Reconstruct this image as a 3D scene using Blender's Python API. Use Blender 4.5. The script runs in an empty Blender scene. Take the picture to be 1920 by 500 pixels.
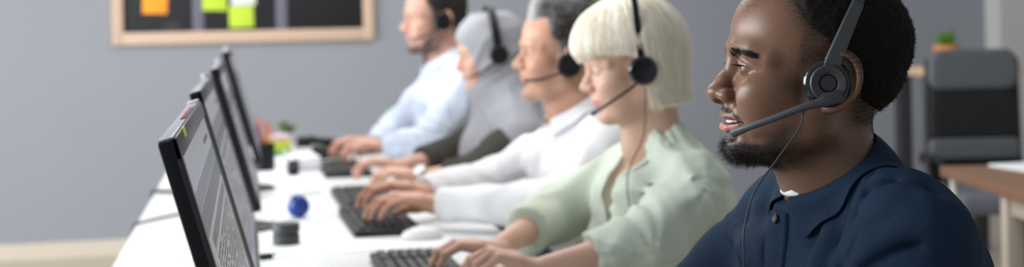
import bpy, bmesh, math, random
import numpy as np
from mathutils import Vector, Matrix

# ------------------------------------------------------------------ camera, light, exposure
SC = bpy.context.scene
COL = SC.collection
SC.view_settings.view_transform = 'Standard'
SC.view_settings.look = 'None'
SC.view_settings.gamma = 1.0
SC.view_settings.use_curve_mapping = False
SC.view_settings.exposure = 0.07

cam_d = bpy.data.cameras.new('camera')
cam = bpy.data.objects.new('camera', cam_d)
COL.objects.link(cam)
TH, ROLL = math.radians(10.62), 0.022
_f = Vector((math.sin(TH), math.cos(TH), 0)); _r0 = Vector((math.cos(TH), -math.sin(TH), 0)); _u0 = Vector((0, 0, 1))
_r = _r0 * math.cos(ROLL) - _u0 * math.sin(ROLL); _u = _u0 * math.cos(ROLL) + _r0 * math.sin(ROLL)
cam.matrix_world = Matrix(((_r.x, _u.x, -_f.x, 0), (_r.y, _u.y, -_f.y, 0), (_r.z, _u.z, -_f.z, 1.21), (0, 0, 0, 1)))
cam_d.sensor_width = 36.0
cam_d.lens = 50.0
cam_d.shift_y = -(250 - 55) / 1920.0
cam_d.clip_start = 0.05
cam_d.dof.use_dof = True
cam_d.dof.focus_distance = 1.53
cam_d.dof.aperture_fstop = 4.4
SC.camera = cam

world = bpy.data.worlds.new('world'); SC.world = world
world.use_nodes = True
bg = world.node_tree.nodes['Background']
bg.inputs['Color'].default_value = (0.86, 0.93, 1.0, 1)
bg.inputs['Strength'].default_value = 0.33

def area_light(name, loc, target, sx, sy, power, col=(1, 1, 1)):
    l = bpy.data.lights.new(name, 'AREA'); l.shape = 'RECTANGLE'; l.size = sx; l.size_y = sy
    l.energy = power; l.color = col
    o = bpy.data.objects.new(name, l); COL.objects.link(o); o.location = loc
    o.rotation_euler = (Vector(target) - Vector(loc)).to_track_quat('-Z', 'Y').to_euler()
    return o
area_light('window_daylight', (-4.3, 4.0, 1.9), (0.8, 4.0, 1.0), 6.0, 2.2, 430, (0.93, 0.97, 1.0))
area_light('ceiling_panel_daylight', (0.5, 5.0, 2.75), (0.5, 5.0, 0), 2.0, 4.6, 85, (1.0, 0.98, 0.95))
area_light('front_window_daylight', (-1.9, 1.9, 2.0), (0.6, 1.6, 1.1), 1.2, 1.4, 22, (0.97, 0.98, 1.0))

# ------------------------------------------------------------------ materials
def mat(name, col, rough=0.5, metal=0.0, noise=0.0, nscale=20.0, bump=0.0, bscale=200.0, attr=None, sss=0.0, coat=0.0,
        emit=0.0, sheen=0.0, stretch=None, spec=0.4, col2=None):
    m = bpy.data.materials.new(name); m.use_nodes = True
    nt = m.node_tree; N = nt.nodes; L = nt.links
    b = N['Principled BSDF']
    b.inputs['Roughness'].default_value = rough; b.inputs['Metallic'].default_value = metal
    b.inputs['Specular IOR Level'].default_value = spec
    base = (*col, 1)
    b.inputs['Base Color'].default_value = base
    if coat: b.inputs['Coat Weight'].default_value = coat
    if sheen: b.inputs['Sheen Weight'].default_value = sheen; b.inputs['Sheen Roughness'].default_value = 0.4
    if sss:
        b.inputs['Subsurface Weight'].default_value = sss
        b.inputs['Subsurface Radius'].default_value = (0.012, 0.005, 0.003); b.inputs['Subsurface Scale'].default_value = 1.0
    tc = N.new('ShaderNodeTexCoord'); mp = N.new('ShaderNodeMapping'); L.new(tc.outputs['Object'], mp.inputs['Vector'])
    if stretch: mp.inputs['Scale'].default_value = stretch
    src = None
    if attr:
        a = N.new('ShaderNodeAttribute'); a.attribute_name = attr; src = a.outputs['Color']
    if noise > 0 or col2:
        n = N.new('ShaderNodeTexNoise'); n.inputs['Scale'].default_value = nscale; n.inputs['Detail'].default_value = 4
        L.new(mp.outputs['Vector'], n.inputs['Vector'])
        if col2:
            mx = N.new('ShaderNodeMix'); mx.data_type = 'RGBA'
            rp = N.new('ShaderNodeMapRange'); rp.inputs['From Min'].default_value = .4; rp.inputs['From Max'].default_value = .6
            L.new(n.outputs['Fac'], rp.inputs['Value']); L.new(rp.outputs['Result'], mx.inputs['Factor'])
            mx.inputs['A'].default_value = base; mx.inputs['B'].default_value = (*col2, 1)
            if src: L.new(src, mx.inputs['A'])
            src = mx.outputs['Result']
        else:
            mr = N.new('ShaderNodeMapRange'); mr.inputs['To Min'].default_value = 1 - noise; mr.inputs['To Max'].default_value = 1 + noise
            L.new(n.outputs['Fac'], mr.inputs['Value'])
            mx = N.new('ShaderNodeMix'); mx.data_type = 'RGBA'; mx.blend_type = 'MULTIPLY'; mx.inputs['Factor'].default_value = 1
            mx.inputs['A'].default_value = base
            if src: L.new(src, mx.inputs['A'])
            L.new(mr.outputs['Result'], mx.inputs['B'])
            src = mx.outputs['Result']
    if src: L.new(src, b.inputs['Base Color'])
    if emit:
        b.inputs['Emission Strength'].default_value = emit; b.inputs['Emission Color'].default_value = base
    if bump > 0:
        n2 = N.new('ShaderNodeTexNoise'); n2.inputs['Scale'].default_value = bscale; n2.inputs['Detail'].default_value = 3
        L.new(mp.outputs['Vector'], n2.inputs['Vector'])
        bp = N.new('ShaderNodeBump'); bp.inputs['Strength'].default_value = bump; bp.inputs['Distance'].default_value = 0.002
        L.new(n2.outputs['Fac'], bp.inputs['Height']); L.new(bp.outputs['Normal'], b.inputs['Normal'])
    return m

M = {}
M['wall'] = mat('grey_wall_paint', (0.280, 0.294, 0.325), 0.7, noise=0.03, nscale=3, bump=0.05, bscale=120)
M['wall_light'] = mat('pale_wall_paint', (0.55, 0.54, 0.52), 0.7, noise=0.03, nscale=3)
M['floor'] = mat('pale_wood_floor', (0.52, 0.44, 0.35), 0.45, noise=0.12, nscale=4, stretch=(1, 8, 1))
M['floor_trim'] = mat('pale_baseboard', (0.62, 0.54, 0.45), 0.5, noise=0.05)
M['white_top'] = mat('white_laminate', (0.80, 0.81, 0.81), 0.35, noise=0.01, nscale=5)
M['white_metal'] = mat('white_metal', (0.75, 0.75, 0.74), 0.35, noise=0.02)
M['black'] = mat('black_plastic', (0.008, 0.008, 0.010), 0.40, noise=0.1, nscale=60, spec=0.25)
M['black_gloss'] = mat('glossy_black_plastic', (0.012, 0.013, 0.016), 0.12, noise=0.05, coat=0.5)
M['black_matte'] = mat('matt_black_plastic', (0.02, 0.02, 0.022), 0.6, noise=0.1, nscale=60, bump=0.1)
M['dark_grey'] = mat('dark_grey_plastic', (0.045, 0.047, 0.05), 0.5, noise=0.08, nscale=80, bump=0.08, bscale=900)
M['boom_grey'] = mat('grey_boom_plastic', (0.06, 0.064, 0.07), 0.42, noise=0.05, nscale=60)
M['silver'] = mat('silver_metal', (0.6, 0.6, 0.62), 0.25, metal=1.0, noise=0.03)
M['wood'] = mat('light_wood', (0.62, 0.42, 0.27), 0.5, noise=0.15, nscale=12, stretch=(1, 12, 12))
M['wood_mid'] = mat('brown_wood', (0.22, 0.115, 0.065), 0.5, noise=0.2, nscale=12, stretch=(10, 1, 10))
M['eye_white'] = mat('eye_white', (0.72, 0.68, 0.64), 0.25, noise=0.02, attr='col')
M['lash'] = mat('dark_lashes', (0.02, 0.014, 0.011), 0.6)
M['teeth'] = mat('teeth_enamel', (0.78, 0.74, 0.66), 0.25, noise=0.03)

# ------------------------------------------------------------------ signed-distance modelling
def smin(a, b, k):
    h = np.maximum(k - np.abs(a - b), 0) / k
    return np.minimum(a, b) - h * h * k * 0.25
def smax(a, b, k): return -smin(-a, -b, k)

def vnoise(P, seed=0):
    P = np.asarray(P, np.float32); I = np.floor(P).astype(np.int64); Fr = P - I; Fr = Fr * Fr * (3 - 2 * Fr)
    def h(ix, iy, iz):
        n = (ix * 374761393 + iy * 668265263 + iz * 2147483647 + seed * 1274126177) & 0xffffffff
        n = ((n ^ (n >> 13)) * 1274126177) & 0xffffffff
        return ((n ^ (n >> 16)) & 0xffff) / 65535.0
    r = 0
    for dx in (0, 1):
        for dy in (0, 1):
            for dz in (0, 1):
                w = (Fr[:, 0] if dx else 1 - Fr[:, 0]) * (Fr[:, 1] if dy else 1 - Fr[:, 1]) * (Fr[:, 2] if dz else 1 - Fr[:, 2])
                r = r + w * h(I[:, 0] + dx, I[:, 1] + dy, I[:, 2] + dz)
    return (r * 2 - 1).astype(np.float32)

def rotm(rx=0, ry=0, rz=0):
    return np.array((Matrix.Rotation(rz, 3, 'Z') @ Matrix.Rotation(ry, 3, 'Y') @ Matrix.Rotation(rx, 3, 'X')), np.float64)

class Sdf:
    def __init__(s): s.ops = []; s.c = np.zeros(3); s.R = np.eye(3); s.mir = False; s.sc = 1.0; s.zs = 1.0
    def frame(s, c=(0, 0, 0), R=None, mir=False, sc=1.0, zs=1.0):
        s.zs = zs
        s.c = np.array(c, float); s.R = np.eye(3) if R is None else R; s.mir = mir; s.sc = sc
    def _add(s, fn, k, mode):
        c, R, mir, sc, zs = s.c.copy(), s.R.copy(), s.mir, s.sc, s.zs
        def f(P):
            q = ((P - c) @ R) / sc
            if zs != 1.0: q[:, 2] = np.where(q[:, 2] < 0, q[:, 2] / zs, q[:, 2])
            if mir: q = np.stack([q[:, 0], np.abs(q[:, 1]), q[:, 2]], 1)
            return fn(q) * sc
        s.ops.append((mode, f, k * sc))
    def ell(s, c, r, k=0.01, mode='+', rot=None):
        c = np.array(c, float); r = np.array(r, float); Q = None if rot is None else rotm(*rot)
        def fn(q):
            p = q - c
            if Q is not None: p = p @ Q
            k0 = np.sqrt(((p / r) ** 2).sum(1)); k1 = np.sqrt(((p / (r * r)) ** 2).sum(1))
            return np.where(k1 < 1e-6, -r.min(), k0 * (k0 - 1) / np.maximum(k1, 1e-6))
        s._add(fn, k, mode)
    def path(s, pts, rad, k=0.01, mode='+', cut=None, kk=None, squash=None):
        pts = [np.array(p, float) for p in pts]
        if np.isscalar(rad): rad = [rad] * len(pts)
        def fn(q):
            d = None
            if squash is not None:                      # flatten along an axis: (axis, factor)
                ax, fa = np.array(squash[0], float), squash[1]
                ax = ax / np.linalg.norm(ax)
                T = lambda v: v + np.multiply.outer(np.asarray(v) @ ax, ax) * (fa - 1)
                q2 = T(q)
            else: T = lambda v: v; q2 = q
            for i in range(len(pts) - 1):
                a, b = T(pts[i]), T(pts[i + 1]); ba = b - a; pa = q2 - a
                h = np.clip(pa @ ba / max(ba @ ba, 1e-12), 0, 1)
                e = np.sqrt(((pa - h[:, None] * ba) ** 2).sum(1)) - (rad[i] + (rad[i + 1] - rad[i]) * h)
                d = e if d is None else (np.minimum(d, e) if kk is None else smin(d, e, kk))
            if cut is not None:
                for (p0, n0) in cut:
                    n0 = np.array(n0, float); n0 /= np.linalg.norm(n0)
                    d = smax(d, (q - np.array(p0, float)) @ n0, 0.003)
            return d
        s._add(fn, k, mode)
    def box(s, c, hs, r, k=0.005, mode='+', rot=None):
        c = np.array(c, float); hs = np.array(hs, float) - r; Q = None if rot is None else rotm(*rot)
        def fn(q):
            p = q - c
            if Q is not None: p = p @ Q
            w = np.abs(p) - hs
            return np.sqrt((np.maximum(w, 0) ** 2).sum(1)) + np.minimum(w.max(1), 0) - r
        s._add(fn, k, mode)
    def raw(s, fn, k=0.01, mode='+'): s._add(fn, k, mode)
    def disp(s, fn): s.ops.append(('d', fn, 0.0))
    def ev(s, P):
        d = np.full(len(P), 9.0)
        for m, f, k in s.ops:
            if m == 'd': d = d + f(P)
            elif m == '+': d = smin(d, f(P), max(k, 1e-5))
            elif m == '-': d = smax(d, -f(P), max(k, 1e-5))
            elif m == '&': d = smax(d, f(P), max(k, 1e-5))
        return d
    def mesh(s, X, Y, Z, disp_margin=0.0):
        B = 8
        def pad(a):
            n = (-len(a)) % B
            return np.concatenate([a, a[-1] + (a[-1] - a[-2]) * np.arange(1, n + 1)]) if n else a
        X, Y, Z = pad(X), pad(Y), pad(Z)
        nb = (len(X) // B, len(Y) // B, len(Z) // B)
        def ch(a): a = a.reshape(-1, B); return (a[:, 0] + a[:, -1]) / 2, (a[:, -1] - a[:, 0]) / 2 + (a[:, -1] - a[:, -2]) / 2
        (cx, hx), (cy, hy), (cz, hz) = ch(X), ch(Y), ch(Z)
        CX, CY, CZ = np.meshgrid(cx, cy, cz, indexing='ij'); HX, HY, HZ = np.meshgrid(hx, hy, hz, indexing='ij')
        Cn = np.stack([CX, CY, CZ], -1).reshape(-1, 3); hd = np.sqrt(HX ** 2 + HY ** 2 + HZ ** 2).reshape(-1)
        dc, d = [], np.full(len(Cn), 9.0)
        for m, f, k in s.ops:
            if m == 'd': dc.append(None); continue
            e = f(Cn); dc.append(e)
            if m == '+': d = smin(d, e, max(k, 1e-5))
            elif m == '-': d = smax(d, -e, max(k, 1e-5))
            else: d = smax(d, e, max(k, 1e-5))
        keep = np.abs(d) < 1.5 * hd + 0.004 + disp_margin
        ki = np.nonzero(keep)[0]
        V = np.empty((nb[0], nb[1], nb[2], B, B, B), np.float32)
        V[:] = np.where(d > 0, 1.0, -1.0).reshape(nb)[:, :, :, None, None, None]
        V = V.reshape(-1, B, B, B)
        Xb, Yb, Zb = X.reshape(-1, B), Y.reshape(-1, B), Z.reshape(-1, B)
        bi, bj, bk = np.unravel_index(ki, nb)
        CH = 1500
        for s0 in range(0, len(ki), CH):
            sl = slice(s0, s0 + CH); n = len(ki[sl])
            P = np.empty((n, B, B, B, 3))
            P[..., 0] = Xb[bi[sl]][:, :, None, None]; P[..., 1] = Yb[bj[sl]][:, None, :, None]; P[..., 2] = Zb[bk[sl]][:, None, None, :]
            P = P.reshape(n, -1, 3); D = np.full((n, B ** 3), 9.0); h_ = hd[ki[sl]]
            for (m, f, k), e in zip(s.ops, dc):
                if m == 'd':
                    D += f(P.reshape(-1, 3)).reshape(n, -1); continue
                ec = e[ki[sl]]
                if m == '&': rel = ec > -(2.8 * h_ + k + 0.01)
                else: rel = ec < 2.8 * h_ + k + 0.01 + disp_margin
                if not rel.any(): continue
                ee = f(P[rel].reshape(-1, 3)).reshape(-1, B ** 3); k = max(k, 1e-5)
                D[rel] = smin(D[rel], ee, k) if m == '+' else (smax(D[rel], -ee, k) if m == '-' else smax(D[rel], ee, k))
            V[ki[sl]] = D.reshape(n, B, B, B)
        V = V.reshape(nb[0], nb[1], nb[2], B, B, B).transpose(0, 3, 1, 4, 2, 5).reshape(len(X), len(Y), len(Z))
        return surface_nets(V, X, Y, Z)

def surface_nets(V, X, Y, Z):
    S = V < 0
    a = S[:-1, :-1, :-1]; allin = a.copy(); anyin = a.copy()
    for dx in (0, 1):
        for dy in (0, 1):
            for dz in (0, 1):
                t = S[dx:S.shape[0] - 1 + dx, dy:S.shape[1] - 1 + dy, dz:S.shape[2] - 1 + dz]
                allin &= t; anyin |= t
    act = anyin & ~allin
    ii, jj, kk = np.nonzero(act); n = len(ii)
    idx = np.full(act.shape, -1, np.int32); idx[ii, jj, kk] = np.arange(n)
    acc = np.zeros((n, 3)); cnt = np.zeros(n)
    cor = [(dx, dy, dz) for dx in (0, 1) for dy in (0, 1) for dz in (0, 1)]
    val = {c: V[ii + c[0], jj + c[1], kk + c[2]] for c in cor}
    for c in cor:
        for ax in range(3):
            if c[ax]: continue
            e = list(c); e[ax] = 1; e = tuple(e)
            v0, v1 = val[c], val[e]; m = (v0 < 0) != (v1 < 0)
            t = np.where(m, v0 / np.where(m, v0 - v1, 1), 0)
            for q in range(3):
                A = (X, Y, Z)[q]; I = (ii, jj, kk)[q]
                base = A[I + c[q]]
                p = base + (t * (A[I + 1] - A[I]) if q == ax else 0)
                acc[:, q] += np.where(m, p, 0)
            cnt += m
    vs = acc / np.maximum(cnt, 1)[:, None]
    quads = []
    for ax in range(3):
        s0 = [slice(1, -1)] * 3; s0[ax] = slice(0, -1)
        s1 = [slice(1, -1)] * 3; s1[ax] = slice(1, None)
        A, Bq = S[tuple(s0)], S[tuple(s1)]
        e = np.nonzero(A != Bq); e = [e[q] + (0 if q == ax else 1) for q in range(3)]
        u, v = [(1, 2), (2, 0), (0, 1)][ax]
        def cell(du, dv):
            c = [e[0].copy(), e[1].copy(), e[2].copy()]; c[u] -= du; c[v] -= dv
            return idx[c[0], c[1], c[2]]
        q = np.stack([cell(1, 1), cell(0, 1), cell(0, 0), cell(1, 0)], 1)
        inside = S[e[0], e[1], e[2]]
        q[~inside] = q[~inside][:, ::-1]
        quads.append(q)
    return vs, np.concatenate(quads)

def axis(lo, hi, fine, h0):
    out = [lo]
    while out[-1] < hi:
        x = out[-1]; h = h0
        for a, b, hf in fine:
            g = max(a - x, x - b, 0)
            h = min(h, hf + g * 0.22)
        out.append(x + h)
    return np.array(out)

# ------------------------------------------------------------------ object helpers
def link(o, parent=None):
    COL.objects.link(o)
    if parent is not None: o.parent = parent
    return o
def tag(o, label=None, cat=None, group=None, kind=None):
    if label: o['label'] = label
    if cat: o['category'] = cat
    if group: o['group'] = group
    if kind: o['kind'] = kind
    return o
def empty(name, loc, rz=0.0, label=None, cat=None, group=None):
    o = bpy.data.objects.new(name, None); o.empty_display_size = 0.1; o.location = loc; o.rotation_euler = (0, 0, rz)
    link(o); return tag(o, label, cat, group)
def np_mesh(name, vs, faces, m, parent=None, smooth=True, col=None):
    me = bpy.data.meshes.new(name)
    vs = np.ascontiguousarray(vs, np.float32); faces = np.ascontiguousarray(faces, np.int32)
    me.vertices.add(len(vs)); me.vertices.foreach_set('co', vs.ravel())
    k = faces.shape[1]
    me.loops.add(faces.size); me.loops.foreach_set('vertex_index', faces.ravel())
    me.polygons.add(len(faces)); me.polygons.foreach_set('loop_start', np.arange(0, faces.size, k, dtype=np.int32))
    if smooth: me.polygons.foreach_set('use_smooth', np.ones(len(faces), bool))
    me.update(calc_edges=True); me.validate()
    if col is not None:
        at = me.color_attributes.new('col', 'FLOAT_COLOR', 'POINT')
        at.data.foreach_set('color', np.ascontiguousarray(np.concatenate([col, np.ones((len(col), 1))], 1), np.float32).ravel())
    me.materials.append(m)
    return link(bpy.data.objects.new(name, me), parent)
def vnormals(vs, faces):
    n = np.cross(vs[faces[:, 2]] - vs[faces[:, 0]], vs[faces[:, 3]] - vs[faces[:, 1]])
    o = np.zeros_like(vs)
    for i in range(4): np.add.at(o, faces[:, i], n)
    return o / np.maximum(np.linalg.norm(o, axis=1), 1e-12)[:, None]

class MB:                                                            # collects simple shapes into one mesh
    def __init__(s): s.bm = bmesh.new()
    def box(s, c, hs, bev=0.0, rot=None, seg=2):
        r = bmesh.ops.create_cube(s.bm, size=1.0); vs = r['verts']
        for v in vs: v.co = Vector((v.co.x * hs[0] * 2, v.co.y * hs[1] * 2, v.co.z * hs[2] * 2))
        if bev:
            es = list({e for v in vs for e in v.link_edges})
            q = bmesh.ops.bevel(s.bm, geom=es, offset=bev, segments=seg, affect='EDGES', profile=0.5)
            vs = list({v for f in q['faces'] for v in f.verts} | {v for v in vs if v.is_valid})
        Mx = Matrix.Translation(c) @ (rot.to_4x4() if rot is not None else Matrix())
        bmesh.ops.transform(s.bm, matrix=Mx, verts=vs)
        return s
    def lathe(s, prof, c=(0, 0, 0), rot=None, n=32):                 # prof: (radius, height) along local Z
        rings = []
        Mx = Matrix.Translation(c) @ (rot.to_4x4() if rot is not None else Matrix())
        for (r, h) in prof:
            if r < 1e-6: rings.append([s.bm.verts.new(Mx @ Vector((0, 0, h)))])
            else: rings.append([s.bm.verts.new(Mx @ Vector((r * math.cos(2 * math.pi * i / n), r * math.sin(2 * math.pi * i / n), h))) for i in range(n)])
        for a, b in zip(rings, rings[1:]):
            for i in range(n):
                j = (i + 1) % n
                if len(a) == 1 and len(b) == 1: continue
                if len(a) == 1: s.bm.faces.new((a[0], b[i], b[j]))
                elif len(b) == 1: s.bm.faces.new((a[i], b[0], a[j]))
                else: s.bm.faces.new((a[i], b[i], b[j], a[j]))
        return s
    def tube(s, pts, rad, n=10, wide=None, wdir=None):               # swept ellipse; wide = half-width along wdir
        pts = [Vector(p) for p in pts]
        if not hasattr(rad, '__len__'): rad = [rad] * len(pts)
        prev = None; rings = []
        for i, p in enumerate(pts):
            t = (pts[min(i + 1, len(pts) - 1)] - pts[max(i - 1, 0)]).normalized()
            if wdir is not None:
                a = Vector(wdir) if not isinstance(wdir, list) else Vector(wdir[i])
                a = (a - t * a.dot(t)).normalized()
            elif prev is None:
                a = t.orthogonal().normalized()
            else: a = (prev - t * prev.dot(t)).normalized()
            prev = a; b = t.cross(a)
            w = rad[i] if wide is None else (wide[i] if hasattr(wide, '__len__') else wide)
            rings.append([s.bm.verts.new(p + a * w * math.cos(2 * math.pi * q / n) + b * rad[i] * math.sin(2 * math.pi * q / n)) for q in range(n)])
        for r0, r1 in zip(rings, rings[1:]):
            for q in range(n): s.bm.faces.new((r0[q], r0[(q + 1) % n], r1[(q + 1) % n], r1[q]))
        s.bm.faces.new(rings[0][::-1]); s.bm.faces.new(rings[-1])
        return s
    def strap(s, pts, widths, thick, wdirs):                         # a flat rounded band along pts
        pts = [Vector(p) for p in pts]; rings = []
        for i, p in enumerate(pts):
            t = (pts[min(i + 1, len(pts) - 1)] - pts[max(i - 1, 0)]).normalized()
            a = Vector(wdirs[i] if isinstance(wdirs, list) else wdirs); a = (a - t * a.dot(t)).normalized(); b = t.cross(a)
            w = widths[i] if hasattr(widths, '__len__') else widths; h = thick[i] if hasattr(thick, '__len__') else thick
            e = min(w, h) * 0.6
            prof = [(-w + e, -h), (w - e, -h), (w, -h + e), (w, h - e), (w - e, h), (-w + e, h), (-w, h - e), (-w, -h + e)]
            rings.append([s.bm.verts.new(p + a * u + b * v) for u, v in prof])
        for r0, r1 in zip(rings, rings[1:]):
            for q in range(8): s.bm.faces.new((r0[q], r0[(q + 1) % 8], r1[(q + 1) % 8], r1[q]))
        s.bm.faces.new(rings[0][::-1]); s.bm.faces.new(rings[-1])
        return s
    def quad(s, a, b, c, d):
        s.bm.faces.new([s.bm.verts.new(p) for p in (a, b, c, d)]); return s
    def build(s, name, m, parent=None, smooth=True, loc=None, ang=40):
        bmesh.ops.recalc_face_normals(s.bm, faces=s.bm.faces)
        me = bpy.data.meshes.new(name); s.bm.to_mesh(me); s.bm.free()
        if smooth:
            me.polygons.foreach_set('use_smooth', [True] * len(me.polygons))
            try: me.set_sharp_from_angle(angle=math.radians(ang))
            except Exception: pass
        for mm in (m if isinstance(m, list) else [m]): me.materials.append(mm)
        o = bpy.data.objects.new(name, me)
        if loc is not None: o.location = loc
        return link(o, parent)
def spline(pts, n=8):                                                # Catmull-Rom through points
    P = [np.array(p, float) for p in pts]; P = [2 * P[0] - P[1]] + P + [2 * P[-1] - P[-2]]; out = []
    for i in range(1, len(P) - 2):
        for t in np.linspace(0, 1, n, endpoint=False):
            out.append(0.5 * (2 * P[i] + (P[i + 1] - P[i - 1]) * t + (2 * P[i - 1] - 5 * P[i] + 4 * P[i + 1] - P[i + 2]) * t * t + (3 * P[i] - P[i - 1] - 3 * P[i + 1] + P[i + 2]) * t ** 3))
    out.append(P[-2]); return out
def copy_tree(o, parent=None):
    c = o.copy(); COL.objects.link(c)
    if parent is not None: c.parent = parent
    for ch in list(o.children): copy_tree(ch, c)
    return c
def strands(name, roots, dirs, length, rad, m, parent, nseg=4, curl=0.0, droop=None, seed=1):
    rs = np.random.RandomState(seed); n = len(roots)
    hc = bpy.data.hair_curves.new(name); hc.add_curves([nseg] * n)
    P = np.zeros((n, nseg, 3)); p = roots.copy(); dvec = dirs.copy()
    step = (np.asarray(length) / (nseg - 1)) * np.ones(n)
    for i in range(nseg):
        P[:, i] = p
        p = p + dvec * step[:, None]
        dvec = dvec + rs.normal(0, curl, (n, 3)) if curl else dvec
        if droop is not None: dvec = dvec + np.array(droop)
        dvec /= np.linalg.norm(dvec, axis=1)[:, None]
    hc.points.foreach_set('position', P.astype(np.float32).ravel())
    R = np.linspace(rad, rad * 0.35, nseg)[None, :] * np.ones((n, 1))
    hc.points.foreach_set('radius', R.astype(np.float32).ravel())
    hc.materials.append(m)
    return link(bpy.data.objects.new(name, hc), parent)

# ------------------------------------------------------------------ the setting
def struct(o): o['kind'] = 'structure'; return o
struct(MB().box((1.5, 4.0, -0.05), (5.0, 5.0, 0.05)).build('floor', M['floor'], smooth=False))
struct(MB().box((0.4, 8.26, 1.4), (4.148, 0.06, 1.45)).build('wall_back', M['wall'], smooth=False))
struct(MB().box((5.8, 8.17, 1.4), (1.25, 0.15, 1.45)).build('wall_right', M['wall_light'], smooth=False))
struct(MB().box((0.4, 8.19, 0.045), (4.148, 0.010, 0.045), 0.003).build('baseboard_back', M['floor_trim'], smooth=False))
# ------------------------------------------------------------------ people: shared anatomy
# head frame: x forward, y to the person's left, z up, origin between the ear canals, metres
FACE = dict(w=1.0, jaw=1.0, nose=1.0, nose_w=1.0, nose_up=0.0, lip=1.0, brow=1.0, chin=1.0, cheek=1.0, open=0.0040, smile=0.0, teeth=0.0, ear=True)
def head_ops(sd, F):
    F = {**FACE, **F}; w = F['w']; sm = F['smile']
    e = sd.ell; p = sd.path
    e((-.004, 0, .058), (.096, .075 * w, .074), .01)
    e((.036, 0, .052), (.060, .066 * w, .062), .02)
    e((-.048, 0, .020), (.054, .060 * w, .058), .03)
    e((.046, 0, -.020), (.047, .052 * w, .070), .03)
    e((.020, 0, -.045), (.050, .050 * w, .050), .02)
    j = F['jaw']
    p([(-.004, .058 * w, .000), (.004, .052 * w * j, -.058), (.048, .036 * j, -.084), (.078, .012, -.092)], [.016, .017, .015, .014], .025, kk=.02)
    e((.076, 0, -.090), (.019, .022, .017 * F['chin']), .018)
    e((.040, 0, -.070), (.045, .037, .034), .02)
    e((.060, .043 * w, -.012), (.026 * F['cheek'], .021, .018), .022)                     # cheekbone
    e((.050, .037 * w, -.042), (.034, .023, .032), .025)                                  # cheek
    if sm: e((.066, .034, -.026), (.022, .018, .016), .018)                               # lifted smiling cheek
    b = F['brow']; bz = F.get('brow_z', 0)
    p([(.088, .004, .027 + bz), (.0885, .022, .031 + bz), (.078, .040, .033 + bz), (.062, .054, .027 + bz)], [.009 * b, .0095 * b, .009 * b, .007], .016, kk=.01)
    e((.104, .032, .012), (.020, .0185, .0120), .014, '-')                                # socket
    e((.099, .0165, .014), (.010, .007, .011), .012, '-')
    n = F['nose']; nw = F['nose_w']; nu = F['nose_up']
    p([(.086, 0, .026), (.093, 0, .012), (.1025 + .003 * (n - 1), 0, -.004 + nu * .4), (.1085 + .012 * (n - 1), 0, -.017 + nu)],
      [.0085, .0075, .0085, .0110 * (.5 + .5 * nw)], .008, kk=.006)
    e((.1090 + .012 * (n - 1), 0, -.0185 + nu), (.0125, .0125 * nw, .0115), .006)
    e((.0985, .0145 * nw, -.0225 + nu * .6), (.0125, .0085 * nw, .0095), .006)
    p([(.110 + .01 * (n - 1), 0, -.027 + nu), (.098, 0, -.033)], .0048, .005)
    e((.104, .0078 * nw, -.0325 + nu * .7), (.0085, .0042 * nw, .0050), .004, '-')
    mz = F.get('mz', 0.0)
    e((.078, 0, -.046 + mz * .7), (.0210, .036, .018), .016)                             # mouth mound
    L = F['lip']; LL = F.get('lip_low', L); up = .003 * sm; wd = 1 + .05 * sm; gap = F['teeth']; fl = .002 * (L - 1)
    p([(.0990 + fl, 0, -.0485 + gap * .55 + mz), (.0970 + fl, .012 * wd, -.0482 + gap * .5 + mz), (.0905, .0225 * wd, -.0503 + up * .5 + gap * .45 + mz), (.0800, .0325 * wd, -.0540 + up + mz)],
      [.0058 * L, .0056 * L, .0042 * L, .0020], .004, kk=.005)
    p([(.0970 + fl, 0, -.0600 - gap * .85 - .005 * (LL - 1) + mz), (.0945 + fl, .013 * wd, -.0595 - gap * .75 - .004 * (LL - 1) + mz), (.0880, .0225 * wd, -.0582 + up * .5 - gap * .75 + mz), (.0795, .0320 * wd, -.0560 + up + mz)],
      [.0068 * LL, .0064 * LL, .0044 * LL, .0020], .005, kk=.005)
    p([(.1060, 0, -.0542 - gap * .2 + mz), (.1020, .012 * wd, -.0538 - gap * .1 + mz), (.0945, .0240 * wd, -.0543 + up * .55 + mz), (.0810, .0355 * wd, -.0548 + up + mz)],
      [.0010 + gap * .62, .0010 + gap * .66, .0010 + gap * .60, .0010], .0014, '-', kk=.002)
    if gap:                                                                               # parted lips: the gap runs back to the teeth
        def slot(q):
            x, y, z = q[:, 0], np.abs(q[:, 1]), q[:, 2]; W = .0345 * wd
            h = gap * .82 * np.sqrt(np.clip(1 - (y / W) ** 2, 0, 1)) - .001 * np.clip((y - W) / .004, 0, 1) + .0003
            zc = -.0546 - gap * .22 + mz + up * .9 * np.clip(y / .032, 0, 1) ** 2
            return np.maximum(np.maximum(np.abs(z - zc) - h, .080 - 13 * y * y - x), y - W)
        sd.raw(slot, .0016, '-')
    p([(.092, 0, -.0735 + mz * .6), (.086, .014, -.0715 + mz * .6)], .0050, .012, '-')    # dip under the lip
    p([(.0975, 0, -.0395 + mz * .5), (.1015, 0, -.0455 + mz * .8)], .0022, .005, '-')     # philtrum
    p([(.094, .0215 * nw, -.022), (.085, .032, -.036), (.078, .0375, -.056)], [.0016, .0022, .0014], .008 + .004 * sm, '-')
    o = F['open']                                                                         # eyelids round the eyeball
    e((.0785, .0315, .013), (.0142, .0150, .0140), .004)
    e((.0930, .0315, .0120), (.0085, .0128, o), .0016, '-', rot=(0, 0, .12))
    p([(.0905, .021, .0185 + o * .2), (.0935, .031, .0200 + o * .4), (.0855, .044, .0165)], [.0008, .0010, .0008], .0030, '-')
    p([(.0920, .022, .0045), (.0925, .032, .0025), (.0840, .044, .0050)], [.0008, .0010, .0006], .0040, '-')
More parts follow.
